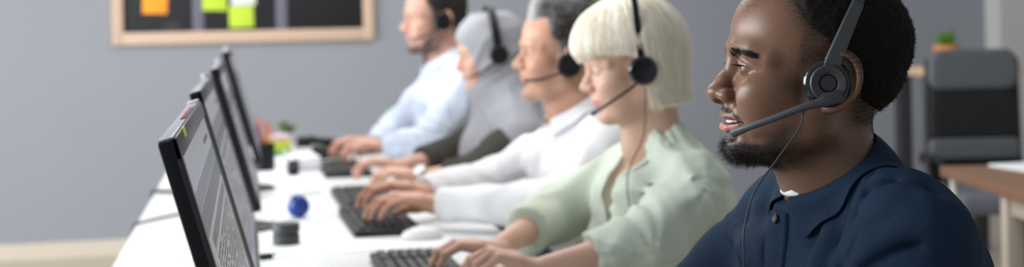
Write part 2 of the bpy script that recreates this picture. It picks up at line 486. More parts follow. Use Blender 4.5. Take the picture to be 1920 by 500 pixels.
    if F['ear']:
        e((-.014, .0770 * w, .003), (.020, .0060, .032), .006, rot=(0, 0, .42))
        hx = spline([(.004, .0745 * w, .002), (.004, .0775 * w, .018), (-.003, .0830 * w, .031), (-.016, .0895 * w, .0365), (-.028, .0935 * w, .029), (-.0335, .0950 * w, .012), (-.0310, .0920 * w, -.006), (-.022, .0850 * w, -.020), (-.012, .0785 * w, -.029), (-.005, .0755 * w, -.029)], 3)
        p(hx, [.0032 + .0012 * math.sin(math.pi * min(1, i_ / 16)) + (.0016 if i_ > 21 else 0) for i_ in range(len(hx))], .004, kk=.003)
        e((-.009, .0890 * w, .002), (.0095, .0075, .015), .005, '-', rot=(0, 0, .42))
        p(spline([(-.006, .0880 * w, .026), (-.017, .0915 * w, .027), (-.0255, .0925 * w, .015), (-.0255, .0905 * w, -.002)], 3), .0014, .004, '-', kk=.002)
        p(spline([(-.010, .0850 * w, .022), (-.0205, .0870 * w, .012), (-.0215, .0860 * w, -.002), (-.016, .0830 * w, -.012), (-.007, .0790 * w, -.016)], 3), .0030, .004, kk=.003)
        e((.002, .0760 * w, -.001), (.0045, .0040, .0065), .003)

def head_masks(q):                                                    # places of true colour differences, 0..1
    x, y, z = q[:, 0], np.abs(q[:, 1]), q[:, 2]
    sstep = lambda a, b, t: np.clip((t - a) / (b - a), 0, 1) ** 2 * (3 - 2 * np.clip((t - a) / (b - a), 0, 1))
    return x, y, z, sstep

def hand_ops(sd, W, fwd, up, inward, sc=1.0, bend=(20, 45, 35), lift=10.0, spread=1.0, per=(0, 0, 0, 0)):
    f = np.array(fwd, float); f /= np.linalg.norm(f); u = np.array(up, float); u -= f * (u @ f); u /= np.linalg.norm(u)
    s = np.cross(f, u); s = s if s @ np.array(inward, float) > 0 else -s
    R = np.stack([f, s, u], 1); sd.frame(W, R, False, sc)
    kn = [(.088, .027, .003), (.092, .008, .006), (.087, -.011, .005), (.078, -.028, .001)]
    ln = [(.042, .026, .021), (.046, .029, .022), (.042, .027, .021), (.034, .021, .019)]
    for i, (a, b, c) in enumerate(kn):
        c += a * math.sin(math.radians(lift)); sd.path([(0, b * .6, 0), (a * .45, b * .85, c * .6), (a, b, c)], [.0165, .0150, .0108], .014 if i else .004, kk=.004)
    sd.path([(-.02, 0, 0), (.012, 0, 0)], [.0245, .024], .012, squash=((0, 0, 1), 1.25))
    for i, ((a, b, c), l) in enumerate(zip(kn, ln)):
        c += a * math.sin(math.radians(lift)); p = np.array((a, b, c)); pts = [p]; ang = math.radians(lift * .3); sp = b * 1.6 * spread
        for d_, q in zip(bend, l):
            ang -= math.radians(d_ + per[i] * (.5 if q == l[0] else .25))
            dv = np.array((math.cos(ang), sp, math.sin(ang))); dv /= np.linalg.norm(dv); p = p + dv * q; pts.append(p)
        k = .92 if i == 3 else 1.0
        sd.path(pts, [.0104 * k, .0092 * k, .0080 * k, .0062 * k], .004, kk=.002)
        for q in (1, 2): sd.ell(pts[q] + np.array((0, 0, .001)), (.0092 * k, .0088 * k, .0088 * k), .003)
        tip = pts[3]; sd.ell(tip, (.0068, .0062, .0052), .003)
    sd.path([(.006, .020, -.004), (.040, .042, -.012), (.070, .050, -.014), (.094, .044, -.022)], [.0165, .0125, .0100, .0070], .009, kk=.004)
    sd.frame()

def torso_ops(sd, J, inf, fem=False):
    z = J['H'][2]; k = J.get('w', 1.0)
    sd.frame((0, 0, 0), None, True)
    S = J['S']; lean = J['lean']
    nb = np.array((J['nb'][0], 0, J['nb'][2]))
    sd.ell((nb[0] + J.get('cx', -.02), 0, S[2] - .115), (.108 * k + inf, .158 * k + inf, .175), .03)
    sd.path([nb + (-.005, .022, .008), (S[0] + .2 * (nb[0] - S[0]), S[1] * .72, S[2] + J.get('trap', .026) * k), S], [.040 + inf, .033 * k + inf, .048 * k + inf], .03, kk=.02)
    sd.ell((S[0] + J.get('pec', .045), .075 * k, S[2] - .055), (.075 + inf, .085 * k + inf, .075), .04)                  # chest
    sd.ell((S[0] - .045, .080 * k, S[2] - .060), (.060 + inf, .085 * k + inf, .110), .04)                  # shoulder blade
    if fem: sd.ell((S[0] + .070, .072, S[2] - .150), (.062 + inf, .062 + inf, .062 + inf), .035)
    sd.path([(nb[0] - .03, 0, S[2] - .16), (nb[0] - .03 - lean * .55, 0, .72), (nb[0] - .03 - lean, 0, .56)], [.118 * k + inf, .110 * k + inf, .120 * k + inf], .06, kk=.05, squash=((0, 1, 0), .72))
    sd.frame()
def arm_path(J, s):
    S, E, W = np.array(J['S']) * (1, s, 1), np.array(J['E' + 'RL'[s > 0]]), np.array(J['W' + 'RL'[s > 0]]); return S, E, W
def leg_ops(sd, J, inf):
    hx = J['nb'][0] - .03 - J['lean']
    sd.frame((0, 0, 0), None, True)
    sd.ell((hx, .05, .53), (.125 + inf, .125 + inf, .090 + inf), .05)
    sd.path([(hx + .03, .095, .525), (hx + .44, .115, .515), (hx + .40, .115, .11)], [.074 + inf, .056 + inf, .042 + inf], .03, kk=.02)
    sd.frame()

def person(cfg):
    J, F = cfg['J'], cfg['F']; H = cfg['head']; z = H[2]
    root = empty('person', (H[0], H[1], 0), math.pi + math.radians(cfg['turn']), cfg['label'], 'person', 'people working at the row of desks')
    J['H'] = (0, 0, z)
    Rh = rotm(math.radians(cfg.get('head_roll', 0)), math.radians(-cfg['pitch']), math.radians(cfg['head_turn'])); hs = cfg.get('hs', 1.0)
    hc = np.array((0, 0, z)); k = J.get('w', 1.0); ak = J.get('arm', k)
    zs = cfg.get('zs', 1.0)
    def toh(v):
        q = ((v - hc) @ Rh) / hs; q[..., 2] = np.where(q[..., 2] < 0, q[..., 2] / zs, q[..., 2]); return q
    def frh(q):
        q = np.array(q, float); q[..., 2] = np.where(q[..., 2] < 0, q[..., 2] * zs, q[..., 2]); return hc + (q * hs) @ Rh.T
    cfg.update(root=root, Rh=Rh, hc=hc, zs=zs, toh=toh, frh=frh, hs=hs)
    # body: one continuous skin from the head to the fingertips
    sd = Sdf()
    torso_ops(sd, J, -.007, cfg.get('fem', False)); leg_ops(sd, J, 0)
    nr = J.get('neck', .056); nb = np.array(J['nb'])
    n0 = frh((J.get('n0', -.024), 0, -.030)); n1 = nb
    sd.path([n0, n0 * .45 + n1 * .55, n1], [nr, nr, nr * 1.12], .035, kk=.02)
    sd.path([frh((.020, 0, -.080)), nb + (J.get('throat', .045), 0, .0)], [.030 * k, .036 * k], .03)                                   # throat
    sd.frame((0, 0, 0), None, False)
    for s in (1, -1):
        S, E, W = arm_path(J, s)
        sd.path([S, S * .5 + E * .5 + (0, 0, -.003), E], [.043 * ak, .041 * ak, .038 * ak], .03, kk=.02)
        d_ = (W - E) / np.linalg.norm(W - E)
        sd.path([E, E * .68 + W * .32, W - d_ * .012], [.037 * ak, .040 * ak, .0235 * ak], .012, kk=.01)
        hd = J['hand' + 'RL'[s > 0]]
        hand_ops(sd, W, hd['f'], hd.get('u', (0, 0, 1)), (0, -s, 0), hd.get('sc', .98 * ak), hd.get('bend', (18, 42, 32)), hd.get('lift', 12), hd.get('spread', 1.0), hd.get('per', (0, 0, 0, 0)))
    sd.frame(hc, Rh, True, hs, zs); head_ops(sd, F); sd.frame()
    if 'skin_extra' in cfg: cfg['skin_extra'](sd, cfg)
    hf, hh = cfg.get('hres', .0026), cfg.get('handres', .003)
    wx = [J['WL'][0], J['WR'][0]]; wy = [J['WL'][1], J['WR'][1]]
    X = axis(-.45, max(wx) + .26, [(-.13, .15, hf), (min(wx) - .03, max(wx) + .21, hh)], .02)
    Y = axis(-.36, .36, [(-.10, .10, hf), (min(wy) - .07, max(wy) + .07, hh)], .02)
    Z = axis(.02, z + .16, [(z - .12, z + .14, hf), (.745, max(J['WL'][2], J['WR'][2]) + .05, hh), (z - .25, z, .006)], .025)
    vs, fs = sd.mesh(X, Y, Z)
    q = toh(vs)
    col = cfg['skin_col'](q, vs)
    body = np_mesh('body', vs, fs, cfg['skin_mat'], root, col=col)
    cfg.update(vs=vs, fs=fs, q=q, body=body, sd=sd)
    # eyes
    if cfg.get('eyes', True):
        for s in (1, -1):
            n = 20; V = []; Fc = []
            r = .0126
            for a in range(n + 1):
                t = math.pi * a / n
                for b_ in range(n): V.append((math.cos(t), math.sin(t) * math.cos(2 * math.pi * b_ / n), math.sin(t) * math.sin(2 * math.pi * b_ / n)))
            for a in range(n):
                for b_ in range(n): Fc.append((a * n + b_, a * n + (b_ + 1) % n, (a + 1) * n + (b_ + 1) % n, (a + 1) * n + b_))
            V = np.array(V); t = np.arccos(np.clip(V[:, 0], -1, 1)); gz = rotm(0, math.radians(cfg.get('gaze', 5)), 0)
            c = np.where(t[:, None] < .20, (0.01, .01, .01), np.where(t[:, None] < .48, cfg.get('iris', (.06, .03, .015)), cfg.get('sclera', (.72, .68, .64))))
            Vw = frh((V * r) @ gz.T + np.array((.0785, .0315 * s, .013)))
            np_mesh('eye', Vw, np.array(Fc), M['eye_white'], root, col=c)
    return cfg

def lashes(c, r=.0009):
    o = c['F'].get('open', .004)
    for s in (1, -1):
        th = np.linspace(-.95, 1.05, 18); pts = [(.0785 + .0150 * math.cos(t * .95), .0315 * s + s * .0140 * math.sin(t), .0125 + o * .9 * math.cos(t * 1.2)) for t in th]
        MB().tube([Vector(c['frh'](p)) for p in pts], [r * max(.25, math.sin(math.pi * i / 17)) for i in range(18)], 6).build('eyelashes', M['lash'], c['root'])
def clothes_mesh(cfg, name, sd, m, X, Y, Z, margin=.006, label=None, col=None):
    vs, fs = sd.mesh(X, Y, Z, margin)
    o = np_mesh(name, vs, fs, m, cfg['root'], col=None if col is None else col(vs))
    if label: o['label'] = label
    return o, vs, fs
def trousers_and_shoes(cfg, m, shoe):
    sd = Sdf(); leg_ops(sd, cfg['J'], .012); z0 = np.array((0, 0, .075))
    hx = cfg['J']['nb'][0] - .03 - cfg['J']['lean']
    sd.path([(hx, -.05, .50), (hx, .05, .50), ], .12, .03)
    sd.raw(lambda P: .09 - P[:, 2], .003, '&')
    clothes_mesh(cfg, 'trousers', sd, m, axis(hx - .2, hx + .6, [], .014), axis(-.26, .26, [], .014), axis(.06, .72, [], .014))
    for s in (1, -1):
        so = Sdf(); so.path([(hx + .36, .115 * s, .045), (hx + .46, .12 * s, .042), (hx + .58, .128 * s, .034)], [.044, .043, .034], .02); so.path([(hx + .39, .115 * s, .06), (hx + .40, .115 * s, .11)], .045, .03)
        so.raw(lambda P: .002 - P[:, 2], .004, '&')
        clothes_mesh(cfg, 'shoe', so, shoe, axis(hx + .28, hx + .65, [], .009), axis(.05 if s > 0 else -.2, .2 if s > 0 else -.05, [], .009), axis(-.01, .16, [], .009))

def fold_field(anchors, amp=.004, seed=0, gen=.0025, gs=(9, 9, 3.2)):
    def f(P):
        out = 0
        for i, (a, dirs, fr, am, reach) in enumerate(anchors):        # folds fanning out of an anchor point
            v = P - np.array(a); e1, e2 = np.array(dirs[0], float), np.array(dirs[1], float)
            ang = np.arctan2(v @ e2, v @ e1); r = np.linalg.norm(v, axis=1)
            n = vnoise(np.stack([ang * fr, r * 3.0, np.full(len(P), i * 7.3)], 1), seed + i)
            rid = np.exp(-(n / .27) ** 2) - .5
            out = out - am * rid * np.exp(-(r / reach) ** 2) * np.clip((r - .02) / .07, 0, 1)
        n = vnoise(P * np.array(gs), seed + 31); out = out - gen * 1.6 * (np.exp(-(n / .30) ** 2) - .5)
        n = vnoise(P * np.array(gs) * 2.3 + 5, seed + 37); out = out - gen * .4 * n
        return out
    return f

def creases(sd, lines, depth=.0045, r=.0065, side=.010, rise=.0030):
    # cloth folds: a groove along each line with a soft ridge beside it, laid on the surface as it is before folding
    base = Sdf(); base.ops = list(sd.ops); e = .002
    def lay(P):
        for _ in range(5):
            d0 = base.ev(P); G = np.stack([base.ev(P + np.eye(3)[k_] * e) - d0 for k_ in range(3)], 1) / e
            G /= np.maximum(np.linalg.norm(G, axis=1), .3)[:, None]; P = P - G * d0[:, None]
        return P, G
    for L in lines:
        P, G = lay(np.array(spline(L, 4))); n = len(P); u = np.linspace(0, 1, n); w = np.sin(math.pi * np.clip(.12 + .80 * u, 0, 1)) ** .7
        T = np.gradient(P, axis=0); T /= np.linalg.norm(T, axis=1)[:, None]; B = np.cross(G, T)
        sd.path(list(P + G * (r * .9 - depth * w)[:, None]), list(r * (.35 + .65 * w)), .010, '-', kk=.004)
        Q, G2 = lay(P + B * side)
        sd.path(list(Q - G2 * (r * 1.3 - rise * w)[:, None]), list(r * 1.3 * (.6 + .4 * w)), .016, '+', kk=.004)
def collar(cfg, name, C, ax, ra, rb, width, m, gap=14.0, flare=.55, point=.018, stand=.012, th=.0022, droop=1.0, n=48, lift=0.0, pw=60, fit=None, spread=.4, clear=.004):
    # a turned-down shirt collar: ring centre C, ring plane tilted forward by ax degrees
    a = np.array((math.cos(math.radians(ax)), 0, -math.sin(math.radians(ax)))); b = np.array((0, 1.0, 0)); up = np.array((math.sin(math.radians(ax)), 0, math.cos(math.radians(ax))))
    rows = []
    phis = np.radians(np.linspace(gap, 360 - gap, n))
    for ph in phis:
        rd = a * math.cos(ph) * ra + b * math.sin(ph) * rb; rn = rd / np.linalg.norm(rd)
        front = max(0, 1 - min(ph, 2 * math.pi - ph) / math.radians(pw))
        wd = width + point * front ** 1.5 + .012 * max(0, -math.cos(ph)) ** 2
        tang = np.cross(up, rn) * (1 if ph < math.pi else -1)
        P0 = C + rd - up * stand * 1.4; P1 = C + rd; P2 = C + rd + up * .003 + rn * .002
        fl_ = flare * (.10 + .90 * abs(math.sin(ph))); dn = up * (.6 * abs(math.sin(ph))) + np.array((0, 0, 1.0)) * (1 - .6 * abs(math.sin(ph))); o = rn * fl_ - dn * droop + tang * spread * front; o /= np.linalg.norm(o)
        row = [P0, P1, P2] + [P2 + rn * .002 + o * wd * t + rn * .004 * math.sin(t * math.pi) for t in (.15, .3, .45, .6, .75, .9, 1.0)]
        rows.append(row)
    V = np.array(rows).reshape(-1, 3); c = len(rows[0]); Fc = []
    if fit is not None:                                               # let the leaf lie on the shoulders
        out = np.tile(np.arange(c) >= 3, n); e = .002
        for _ in range(6):
            d0 = fit.ev(V); G = np.stack([fit.ev(V + np.eye(3)[k_] * e) - d0 for k_ in range(3)], 1) / e
            G /= np.maximum(np.linalg.norm(G, axis=1), .3)[:, None]
            V = V + G * (np.clip(clear - d0, 0, .02) * out)[:, None]
    for i in range(n - 1):
        for j_ in range(c - 1): Fc.append((i * c + j_, (i + 1) * c + j_, (i + 1) * c + j_ + 1, i * c + j_ + 1))
    o = np_mesh(name, V, np.array(Fc), m, cfg['root'])
    so = o.modifiers.new('thickness', 'SOLIDIFY'); so.thickness = th; so.offset = 1
    ss = o.modifiers.new('soft', 'SUBSURF'); ss.levels = 1; ss.render_levels = 2
    return o
def resample(pts, n):
    P = np.array([list(p) for p in pts], float); s = np.concatenate([[0], np.cumsum(np.linalg.norm(np.diff(P, axis=0), axis=1))]); t = np.linspace(0, s[-1], n)
    return [Vector([np.interp(u, s, P[:, k]) for k in range(3)]) for u in t], s[-1]
def drop_on(sd, p, d, far=.2, steps=60):                              # march a point onto a surface
    p = np.array(p, float); d = np.array(d, float) / np.linalg.norm(d); t = 0
    for _ in range(steps):
        e = sd.ev((p + d * t)[None])[0]
        if e < .0005 or t > far: break
        t += e * .7
    return p + d * t

def headset(cfg, label, cup=(0.002, .0815, -.001), both=True, mats=None, boom=None, band_top=(-.035, 0, .148), cable=None, tilt=0, r=.0255, detail=True, bandw=.008, bexp=.72):
    root, frh = cfg['root'], cfg['frh']
    rootw = Matrix.Translation(root.location) @ Matrix.Rotation(root.rotation_euler.z, 4, 'Z')
    hs_ = empty('headset', rootw @ Vector(frh(cup)), 0, label, 'headset', 'headsets worn by the row of workers')
    inv = Matrix.Translation(-Vector(hs_.location)) @ rootw
    W = lambda q: inv @ Vector(frh(q))
    Rw = np.array(rootw.to_3x3()) @ cfg['Rh']
    wv = lambda v: Vector(Rw @ np.array(v, float))
    mt = {**dict(body='black', face='dark_grey', band='black', cush='black_matte', boom='black'), **(mats or {})}
    for s in ((1, -1) if both else (1,)):
        c = np.array(cup) * (1, s, 1)
        zax = wv((0.06, s, 0.02)); rot = zax.to_track_quat('Z', 'Y').to_matrix()
        k = cfg['hs'] * r / .0255
        MB().lathe([(0, -.010 * k), (.021 * k, -.010 * k), (.0245 * k, -.007 * k), (.0245 * k, -.001 * k), (.021 * k, .001 * k), (0, .001 * k)], W(c), rot, 40).build('ear_cushion', M[mt['cush']], hs_)
        cu = MB().lathe([(0, 0), (.0235 * k, 0), (.0262 * k, .003 * k), (.0268 * k, .007 * k), (.0255 * k, .0105 * k), (.0225 * k, .013 * k), (.0208 * k, .0132 * k), (.0205 * k, .0122 * k), (0, .0122 * k)], W(c), rot, 48).build('ear_cup', M[mt['body']], hs_)
        if detail:
            MB().lathe([(.0200 * k, .0118 * k), (.0200 * k, .0150 * k), (.0185 * k, .0168 * k), (.0120 * k, .0155 * k), (.0095 * k, .0135 * k), (.0088 * k, .0118 * k)], W(c), rot, 48).build('cup_face', M[mt['face']], cu)
            MB().lathe([(.0090 * k, .0115 * k), (.0090 * k, .0138 * k), (.0080 * k, .0148 * k), (0, .0142 * k)], W(c), rot, 32).build('cup_button', M[mt['body']], cu)
    bt = np.array(band_top, float)
    pts, wd, wds = [], [], []
    yc = cup[1] + .009
    def band(t, out=0.0):
        return np.array((cup[0] + (bt[0] - cup[0]) * math.sin(t) ** 1.15, (yc + out) * math.copysign(abs(math.cos(t)) ** bexp, math.cos(t)), cup[2] + .008 + (bt[2] - cup[2] - .008) * math.sin(t) ** .92))
    cfg['band'] = band
    for t in np.linspace(0, math.pi if both else math.pi * .96, 41):
        pts.append(W(band(t))); e = abs(math.cos(t))
        wd.append(bandw * (.75 + .25 * e)); wds.append(wv((1, 0, .45 * math.cos(t) if False else 0.0)))
    MB().strap(pts, wd, .0016, wds).build('headband', M[mt['band']], hs_)
    return hs_, W, wv
# ------------------------------------------------------------------ the man in the navy shirt
SS = lambda a, b, t: np.clip((t - a) / (b - a), 0, 1) ** 2 * (3 - 2 * np.clip((t - a) / (b - a), 0, 1))
M['skin_dark'] = mat('brown_skin', (0.2, 0.1, 0.06), 0.37, noise=0.10, nscale=160, bump=0.10, bscale=1000, attr='col', sss=0.10)
M['skin'] = mat('fair_skin', (0.6, 0.4, 0.3), 0.45, noise=0.05, nscale=90, bump=0.06, bscale=600, attr='col', sss=0.15)
M['hair_black'] = mat('black_hair', (0.010, 0.008, 0.007), 0.75, noise=0.4, nscale=300, spec=0.12)
M['strand_black'] = mat('black_hair_strand', (0.013, 0.010, 0.009), 0.6, spec=0.15)
M['navy'] = mat('navy_knit_cotton', (0.0105, 0.0255, 0.052), 0.85, noise=0.30, nscale=330, bump=0.35, bscale=900, spec=0.15)
M['white_tee'] = mat('white_cotton', (0.8, 0.8, 0.8), 0.8, noise=0.02, bump=0.1, bscale=500)
M['jeans'] = mat('dark_trousers', (0.03, 0.035, 0.05), 0.8, noise=0.1, nscale=200)
M['shoe'] = mat('black_shoe_leather', (0.015, 0.014, 0.013), 0.4, noise=0.1)

def m1_hair_density(q):
    x, y, z = q[:, 0], np.abs(q[:, 1]), q[:, 2]
    zb = np.interp(x, [-.075, -.062, -.05, -.018, .002, .033, .05], [-.055, -.012, .018, .042, .062, .088, .098])   # lower edge of the full hair
    n = vnoise(q * 120, 21) * .004
    full = SS(-.042, .012, z - zb + n) * SS(.022, -.014, x - (.084 - .046 * SS(.030, .058, y)) + n)
    side = SS(.036, .020, x) * SS(-.02, .01, z) * SS(.05, .06, y) * .22
    nape = SS(-.025, -.05, x) * SS(-.062, -.040, z) * .75
    return np.clip(np.maximum.reduce([full, side, nape]), 0, 1)
def m1_beard_density(q):
    x, y, z = q[:, 0], np.abs(q[:, 1]), q[:, 2]
    upper = -.030 - .055 * SS(.015, .075, x)                                   # cheek line falling to the mouth corner
    b = SS(.010, -.016, z - upper) * SS(-.02, .012, x) * SS(-.118, -.10, z)
    b = b * (1 - SS(.084, .092, x) * SS(.022, .016, y) * SS(-.076, -.070, z))
    b = np.maximum(b * (.45 + .55 * SS(.02, .06, x) + .0), SS(-.078, -.086, z) * SS(.02, .05, x))
    hi = -.0580 + .003 * np.clip(y / .030, 0, 1) ** 2 + .0112 * np.sqrt(np.clip(1 - (y / .034) ** 2, 0, 1))
    mo = SS(.0002, .0016, z - hi) * SS(.0085, .0045, z - hi) * SS(.070, .076, x) * SS(.042, .036, y) * (.35 + .65 * SS(.002, .010, y))
    mo2 = SS(.006, .002, np.abs(y - .038)) * SS(-.048, -.055, z) * SS(-.09, -.08, z) * SS(.06, .066, x) * .5
    soul = SS(.008, .003, y) * SS(-.072, -.076, z) * SS(.08, .084, x) * .7
    sb = SS(.034, .026, x) * SS(-.004, .006, x) * SS(-.05, -.035, z) * SS(.075, .05, z) * SS(.05, .06, y) * .45
    return np.clip(np.maximum.reduce([b, mo, mo2, soul, sb]), 0, 1)
def lips_mask(q, teeth=0.0, smile=0.0, mz=0.0, lo_=1.0):
    x, y, z = q[:, 0], np.abs(q[:, 1]), q[:, 2]; up = .003 * smile
    c = -.0545 + mz + up * np.clip(y / .032, 0, 1) ** 2; wd = .0335 * (1 + .05 * smile)
    e_ = np.sqrt(np.clip(1 - (y / wd) ** 2, 0, 1))
    hi = c + (.0080 + teeth * .6) * e_ - .0012 * np.exp(-(y / .004) ** 2)
    lo = c - (.0110 * lo_ + teeth * 1.5) * e_
    return SS(-.0008, .0008, hi - z) * SS(-.0008, .0008, z - lo) * SS(.066, .074, x) * (y < wd)
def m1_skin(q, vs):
    base = np.array((.190, .098, .060)); n = vnoise(q * 45, 3)[:, None] * .08 + 1
    c = base * n
    x, y, z = q[:, 0], np.abs(q[:, 1]), q[:, 2]
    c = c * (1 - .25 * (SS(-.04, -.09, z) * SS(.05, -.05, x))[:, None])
    lm = lips_mask(q, .0036, 1.0, -.0045, 1.15)[:, None]; lowr = SS(-.054, -.062, z)[:, None]
    c = c * (1 - lm) + lm * (np.array((.20, .085, .07)) * (1 - lowr) + np.array((.42, .16, .14)) * lowr)
    hd = m1_hair_density(q)[:, None] * 1.0; bd = np.clip(m1_beard_density(q) * (.80 + .25 * SS(-.07, -.09, z)), 0, .97)[:, None]
    wv = (.5 + .5 * np.sin(900 * z + 160 * x + 3 * vnoise(q * 60, 5)))[:, None]
    hd = np.clip(hd * (.72 + .45 * wv), 0, .95)
    c = c * (1 - hd) + np.array((.016, .012, .010)) * hd
    c = c * (1 - bd) + np.array((.020, .014, .012)) * bd
    return c
def m1_lines(sd, c):                                                   # laughter lines round the eyes and mouth
    sd.frame(c['hc'], c['Rh'], True, c['hs'], c['zs'])
    for pts in ([(.0880, .0290, .0015), (.0820, .0410, .0020), (.0720, .0500, .0050)], [(.0880, .0270, -.0020), (.0820, .0400, -.0030), (.0720, .0500, .0000)]):
        sd.path(pts, [.0003, .0007, .0002], .0030, '-')
    sd.path([(.0890, .0220, .0185), (.0920, .0310, .0195), (.0850, .0440, .0155), (.0740, .0510, .0110)], [.0012, .0016, .0016, .0006], .0025)   # upper lid fold
    sd.frame()
H1 = (0.655, 1.584, 1.140)
z1 = H1[2]
man1 = dict(label='man in navy collared shirt and headset smiling, nearest the camera', head=H1, turn=5, head_turn=-16, pitch=5.5, head_roll=0, zs=.90,
            F=dict(nose_w=1.14, nose=1.02, lip=.98, lip_low=1.08, brow_z=-.002, mz=-.0045, nose_up=-.0040, open=.0015, smile=1.0, teeth=.0036, brow=1.12, jaw=1.04, cheek=1.08),
            J=dict(nb=(-.032, 0, z1 - .135), n0=-.011, throat=.021, cx=-.050, pec=.018, S=np.array((-.046, .150, z1 - .180)), lean=.12, trap=.034, neck=.0500, w=1.02,
                   ER=np.array((.065, -.265, .815)), EL=np.array((.040, .225, .815)), WR=np.array((.275, -.12, .790)), WL=np.array((.275, .10, .790)),
                   handR=dict(f=(1, .12, -.02)), handL=dict(f=(1, -.12, -.02))),
            skin_col=m1_skin, skin_mat=M['skin_dark'], hres=.0014, handres=.004, iris=(.03, .015, .008), gaze=12, sclera=(.42, .36, .33), skin_extra=m1_lines)
person(man1)
def m1_details(c):
    root, frh, toh, hs = c['root'], c['frh'], c['toh'], c['hs']; Rh = c['Rh']
    rs = np.random.RandomState(4)
    nrm = vnormals(c['vs'], c['fs']); q = c['q']
    # teeth
    mb = MB()
    for i in range(-4, 5):
        an = i * .17; w_ = .0042 if abs(i) < 2 else .0036
        p = np.array((.0670 + .0272 * math.cos(an * 1.35), .0285 * math.sin(an * 1.2), -.0560 + .0045 * (i / 4) ** 2))
        mb.box(frh(p), (.0022, w_ * .92, .0046), .0012, Matrix(Rh @ rotm(0, 0, an * 1.35)))
    mb.build('teeth', M['teeth'], root)
    # scalp hair: a short dense cap and its curls
    def cap(P):
        p = toh(P)
        pa = np.stack([p[:, 0], np.abs(p[:, 1]), p[:, 2]], 1)
        def el(cc, r):
            v = pa - np.array(cc); r = np.array(r); k0 = np.sqrt(((v / r) ** 2).sum(1)); k1 = np.sqrt(((v / (r * r)) ** 2).sum(1)); return k0 * (k0 - 1) / np.maximum(k1, 1e-6)
        d = smin(smin(el((-.004, 0, .058), (.096, .075, .074)), el((.036, 0, .052), (.060, .066, .062)), .02), el((-.048, 0, .020), (.054, .060, .058)), .03)
        D = m1_hair_density(p)
        th = -.005 + .0078 * SS(.50, .80, D) + .0080 * SS(.5, 1.0, D) * (.0 + 1.0 * SS(.03, .095, p[:, 2] - .25 * p[:, 0]))
        th = th + D * (.0016 * vnoise(p * 190, 8) + .0010 * vnoise(p * 420, 9))
        return d - th
    sh = Sdf(); sh.raw(cap, .001)
    hc = c['hc']
    o, hv, hf_ = clothes_mesh(c, 'short_hair', sh, M['hair_black'], axis(-.17, .14, [], .0024), axis(-.11, .11, [], .0024), axis(hc[2] - .09, hc[2] + .18, [], .0024), .012)
    hn = vnormals(hv, hf_); hq = toh(hv); D = m1_hair_density(hq)
    pick = rs.randint(0, len(hv), 26000); pick = pick[(rs.rand(len(pick)) < D[pick]) & (D[pick] > .55)]
    dr = hn[pick] + rs.normal(0, .55, (len(pick), 3)); dr /= np.linalg.norm(dr, axis=1)[:, None]
    strands('hair_curls', hv[pick] - hn[pick] * .002, dr, rs.uniform(.003, .0075, len(pick)), .00022, M['strand_black'], root, 5, .55, seed=3)
    # faded sides
    D2 = m1_hair_density(q); w = D2 * (D2 < .9) * (q[:, 2] > -.06)
    def pickw(w, n):
        w = np.clip(w, 0, None); return rs.choice(len(w), n, p=w / w.sum())
    pk = pickw(w * (q[:, 0] > -.11), 15000)
    t = np.cross(nrm[pk], np.array((0, 1.0, 0))) * -1; dr = nrm[pk] * .5 + np.array((-.6, 0, -.5)) + rs.normal(0, .35, (len(pk), 3)); dr /= np.linalg.norm(dr, axis=1)[:, None]
    jit = lambda n: rs.normal(0, .0008, (n, 3))
    strands('faded_hair', c['vs'][pk] + jit(len(pk)) * .6, dr, rs.uniform(.0012, .0024, len(pk)), .00010, M['strand_black'], root, 3, .3, seed=5)
    # beard and moustache
    B = m1_beard_density(q) ** 1.3 * (1 + 2.5 * (q[:, 2] > -.056) * (q[:, 0] > .066)); pk = pickw(B, 30000); chin = SS(-.06, -.10, q[pk, 2]) * SS(.03, .075, q[pk, 0])
    dn = Rh @ np.array((.35, 0, -.9)); dr = nrm[pk] * (.55 + .3 * chin[:, None]) + dn * .6 + rs.normal(0, .38, (len(pk), 3)); dr /= np.linalg.norm(dr, axis=1)[:, None]
    strands('beard', c['vs'][pk] + jit(len(pk)), dr, (.0018 + .0085 * chin) * rs.uniform(.5, 1.2, len(pk)), .00012, M['strand_black'], root, 5, .32, seed=6)
    # eyebrows and lashes
    pts, dirs = [], []
    for s in (1, -1):
        for i in range(1500):
            u = rs.rand(); a = np.array((.0985, .010, .0262)); b_ = np.array((.0925, .034, .0330)); e_ = np.array((.075, .0515, .0270))
            p = a * (1 - u) ** 2 + 2 * u * (1 - u) * b_ + e_ * u * u; p = p + np.array((0, 0, rs.normal(0, .0023 * (1.15 - .6 * u))))
            pts.append(p * (1, s, 1)); d_ = np.array((-.25 - .5 * u, .8, .35 - .6 * u)) + rs.normal(0, .2, 3); dirs.append(d_ * (1, s, 1))
    pts = np.array(pts); W_ = frh(pts)
    cen = np.array((.045, 0, .03)); fld = c['sd']
    wdir = frh(cen)[None] - W_; wdir /= np.linalg.norm(wdir, axis=1)[:, None]
    P = W_ - wdir * .02
    for _ in range(14): P = P + wdir * fld.ev(P)[:, None] * .8
    dd = np.array(dirs) @ Rh.T; dd = dd - wdir * ((dd * wdir).sum(1) + .25)[:, None]; dd /= np.linalg.norm(dd, axis=1)[:, None]
    for s, nm in ((1, 0), (-1, 1)):
        m_ = pts[:, 1] * s > 0
        strands('eyebrow', P[m_], dd[m_], rs.uniform(.0035, .006, m_.sum()), .00013, M['strand_black'], root, 4, .1, seed=7)
        th = np.linspace(-.9, 1.0, 60); lp = np.stack([.0785 + .0146 * np.cos(th * .95) * .98, .0315 * s + s * .0136 * np.sin(th), np.full(60, .0150) - .0012 * th ** 2], 1)
        ld = np.stack([np.cos(th * .6), s * np.sin(th * .9), np.full(60, -.25)], 1)
        strands('eyelashes', frh(lp), ld @ Rh.T, np.full(60, .0075), .00022, M['strand_black'], root, 4, .05, (0, 0, .10), seed=8)
m1_details(man1)

